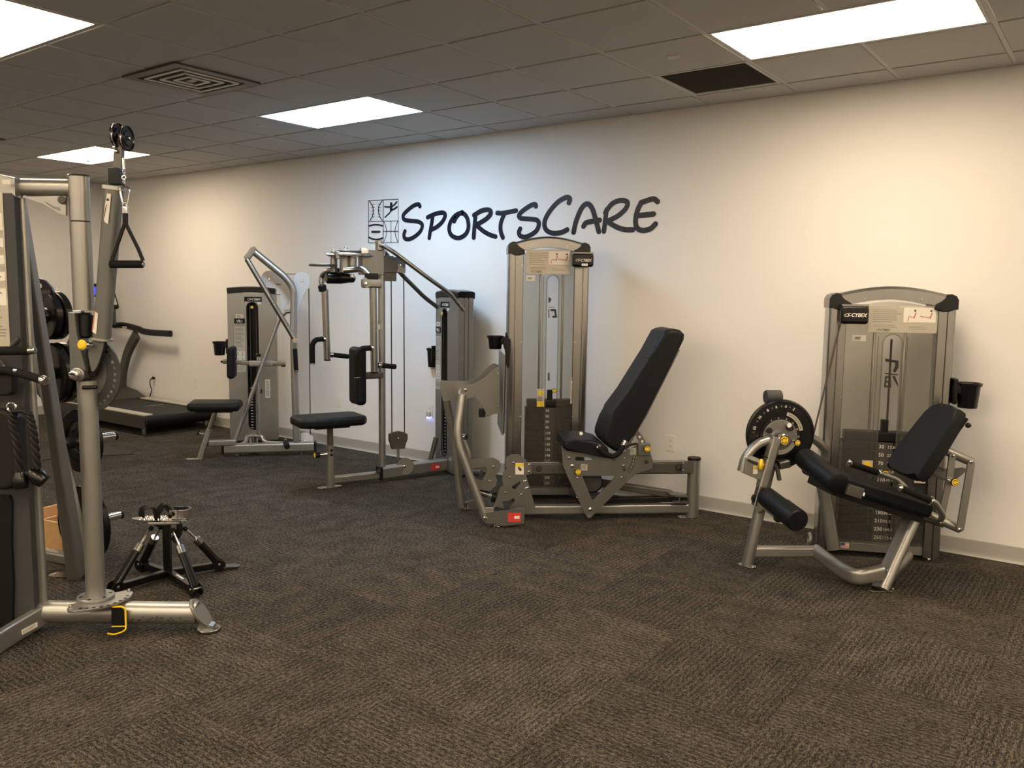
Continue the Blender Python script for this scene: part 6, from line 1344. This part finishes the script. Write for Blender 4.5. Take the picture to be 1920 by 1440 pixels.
bm = B(); plate(bm, [V((x0-.02, y0+.02, z)) if False else V((xx, y0+.02, z)) for xx, z in ((x0-.05, .03), (x0-.05, .20), (x0+.12, .33), (x0+.35, .30), (x0+.55, .235), (x0+.55, .03))], Y*(y1-y0-.04), center=False, bev=.02, seg=3); part('motor_hood', bm, 'tread_grey')
FY = lambda q, y: WP(w_(*q), y)
w_ = crop(150, 480, 4)
for yy in (y1-.06, y0+.06):
    dx = 0
    base = [FY(a, y1-.06) for a in ((318, 1060), (320, 900), (345, 770), (378, 680), (425, 590))]
    bm = B(); sweep(bm, spline([V((p.x, yy, p.z)) for p in base], 5), rrect(.055, .14, .024, 4), up=X, scale=[1.25+(.0)*i for i in range(21)] if False else None); part('upright', bm, 'tread_grey')
    fp_ = [FY(a, y1-.06) for a in ((440, 1105), (390, 1060), (330, 1035), (280, 1040), (240, 1105))]
    bm = B(); plate(bm, [V((p.x, yy, p.z)) for p in fp_], Y*.10, bev=.015, seg=3); part('upright_foot', bm, 'tread_grey')
    hb = [FY(a, y1-.06) for a in ((255, 520), (330, 520), (430, 545), (500, 570), (680, 583))]
    bm = B(); sweep(bm, spline([V((p.x, yy, p.z)) for p in hb], 5), rrect(.05, .075, .022, 4), up=Z); part('handrail', bm, 'black')
hz = FY((330, 520), y1-.06)
bm = B(); cyl(bm, (hz.x-.10, y0+.04, hz.z), (hz.x-.10, y1-.04, hz.z), .028, 16); part('cross_bar', bm, 'black')
bm = B(); box(bm, (hz.x-.02, (y0+y1)/2, hz.z-.05), X*.04, Y*.09, Z*.035, .01, 3); part('stop_housing', bm, 'black'); bm = B(); cyl(bm, (hz.x+.015, (y0+y1)/2, hz.z-.04), (hz.x+.03, (y0+y1)/2, hz.z-.04), .022, 18, .004); part('stop_button', bm, 'red')
bm = B(); rect(bm, FY((335, 535), y1-.09), X, Z, .10, .025, -Y, .004); part('sensor_plate', bm, 'label')
# console
czc = WP((176, 556), 5.17); nx = (X*.9+Z*.42).normalized(); up_ = Y.cross(nx)*-1; up_ = up_ if up_.z > 0 else -up_
cc = V((hz.x-.15, 5.36, czc.z+.0))
bm = B(); box(bm, cc, Y*.17, up_*.17, nx*.03, .03, 4); cs = part('console', bm, 'black')
bm = B(); box(bm, cc+up_*.06+nx*.031, Y*.13, up_*.055, nx*.002, .002, 1); part('console_screen', bm, 'screen_blue', cs, label='blue lit console screen')
bm = B(); box(bm, cc-up_*.075+nx*.031, Y*.14, up_*.05, nx*.002, .004, 2); part('keypad', bm, 'label', cs)
for s in (-1, 1): bm = B(); rtube(bm, [V((hz.x-.10, cc.y+s*.10, hz.z)), cc-up_*.12+Y*s*.10], .05, .05); part('console_stay', bm, 'tread_grey')
cd_ = [WP(a, 5.30) for a in ((213, 552), (218, 570), (219, 583), (211, 593), (205, 590))]
bm = B(); tube(bm, spline([V((cc.x+.05, p.y, p.z)) for p in cd_], 5), .006, n=8); part('safety_cord', bm, 'black')
# ================================================================ WEIGHT TREE with plates
tw = (-5.6, 2.85); FWt = Frame((-4.64, 2.34), 37)
pdir = V((math.cos(math.radians(97)), math.sin(math.radians(97)), 0)); pl_ = pdir.cross(Z)
thing('plate_tree', 'silver weight plate tree with horizontal pegs behind the cable column', 'plate rack', FWt.at(-.10, 0, 0))
def T(x, y, cr=u2, off=0.0): return FWt.P(cr(x, y), off)
sp = FWt.sz(u2(740, 800))[0]-.06
pegs = [(u2, (540, 285), .133, 2, 'small'), (u2, (600, 880), .168, 2, 'mid'), (u3, (900, 360), .177, 1, 'mid'), (u3, (930, 1215), .217, 1, 'large')]
pc_ = [FWt.P(c(*q), 0) for c, q, r, k, nm in pegs]
pt0 = pc_[0]-pdir*.15+Z*.16; pt1 = pc_[3]-pdir*.15+u*.07; pt1 = pt1+(pt1-pt0)*(pt1.z/(pt0.z-pt1.z)); pt1.z = .03
bm = B(); rtube(bm, [pt1, pt0], .06, .06, up=pl_); part('tree_post', bm, 'silver')
bm = B(); rtube(bm, [pt1-pl_*.34+Z*.004, pt1-pl_*.0+Z*.004], .06, .05, up=Z); part('tree_foot', bm, 'silver')
bm = B(); plate(bm, [T(x, y, u1, .12) for x, y in ((345, 1235), (400, 1225), (470, 1250), (550, 1330), (560, 1380), (540, 1400), (350, 1400))], n*.02, holes=[[T(x, y, u1, .12) for x, y in ((368, 1310), (405, 1265), (440, 1290), (445, 1320), (420, 1340), (375, 1335))]]); part('tree_handle', bm, 'black')
bm = B(); plate(bm, [T(x, y, u1, .135) for x, y in ((350, 1352), (525, 1352), (525, 1395), (350, 1395))], n*.006); part('tree_badge', bm, 'slate')
roots = []
for (c, q, r, k, nm), p in zip(pegs, pc_):
    a = p-pdir*.14; b = p+pdir*(.17 if nm != 'large' else .19)
    bm = B(); cyl(bm, a, b, .024, 18, .003); pg = part('peg', bm, 'chrome'); bm = B(); cyl(bm, b, b+pdir*.014, .027, 18, .004); part('peg_cap', bm, 'black', pg)
    bm = B(); cyl(bm, a+pdir*.015, a+pdir*.06, .034, 18, .005); part('peg_bumper', bm, 'rubber')
TR = CUR[0]
lab = {('small', 0): 'small black weight plate high on the tree, inner of two', ('small', 1): 'small black weight plate high on the tree, outer of two', ('mid', 0): 'medium black weight plate on the second peg of the tree, inner of two', ('mid', 1): 'medium black weight plate on the second peg of the tree, outer of two'}
for (c, q, r, k, nm), p, iz in zip(pegs, pc_, range(4)):
    for j in range(k):
        cpos = p+pdir*(-.035+j*.055)
        lb_ = lab[(nm, j)] if iz < 2 else ('black weight plate on the low peg above the largest plate' if iz == 2 else 'large black weight plate near the floor on the lowest peg')
        thing('weight_plate', lb_, 'weight plate', cpos, 'round weight plates on the tree')
        prof = [(.026, -.018), (.045, -.018), (.05, -.010), (r*.62, -.008), (r*.66, -.019), (r*.97, -.021), (r, -.016), (r, .016), (r*.97, .021), (r*.66, .019), (r*.62, .008), (.05, .010), (.045, .018), (.026, .018)]
        bm = B(); ax_ = pdir; s_ = ax_.orthogonal().normalized(); t_2 = ax_.cross(s_); rings = []
        for rr, hh in prof: rings.append([bm.verts.new(cpos+ax_*hh+(s_*math.cos(2*math.pi*i/36)+t_2*math.sin(2*math.pi*i/36))*rr) for i in range(36)])
        for a, b in zip(rings, rings[1:]+rings[:1]):
            for i in range(36): bm.faces.new((a[i], a[(i+1) % 36], b[(i+1) % 36], b[i]))
        part('disc', bm, 'gloss_black')
        bm = B(); ring(bm, cpos, pdir, .031, .005, 20, 6); part('bore_ring', bm, 'chrome')
        for a in (40, 160, 280):
            dr = s_*math.cos(math.radians(a))+t_2*math.sin(math.radians(a)); bm = B(); box(bm, cpos+dr*r*.42, dr*.016, ax_.cross(dr)*.03, ax_*.0125, .006, 2); part('grip_boss', bm, 'gloss_black')
g = [G(u3(x, y), .004) for x, y in ((420, 600), (800, 520), (1395, 508), (1080, 565), (900, 640), (520, 650))]
bm = B(); plate(bm, [G(u3(-100, 640), .004), G(u3(520, 560), .004), G(u3(1395, 505), .004), G(u3(1090, 420), .004), G(u3(300, 470), .004)], Z*.008); single('floor_mat', bm, 'tread', 'thin dark rubber mat on the carpet beside the treadmill', 'mat')
# wooden step box
thing('wooden_box', 'open wooden box lying on the carpet behind the cable machine leg', 'box', G(u4(560, 190)))
wb = G(u4(600, 215)); wb.z = 0; ux = V((math.cos(math.radians(12)), math.sin(math.radians(12)), 0)); uy = Z.cross(ux)
c = wb+uy*.18-ux*.20
for p, a, b, d in ((c+Z*.09-uy*.15, ux*.21, uy*.008, Z*.09), (c+Z*.09+uy*.15, ux*.21, uy*.008, Z*.09), (c+Z*.09-ux*.205, ux*.008, uy*.15, Z*.09), (c+Z*.09+ux*.205, ux*.008, uy*.15, Z*.09), (c+Z*.008, ux*.20, uy*.145, Z*.007), (c+Z*.12, ux*.008, uy*.14, Z*.05)):
    bm = B(); box(bm, p, a, b, d, .002, 1); part('board', bm, 'wood')
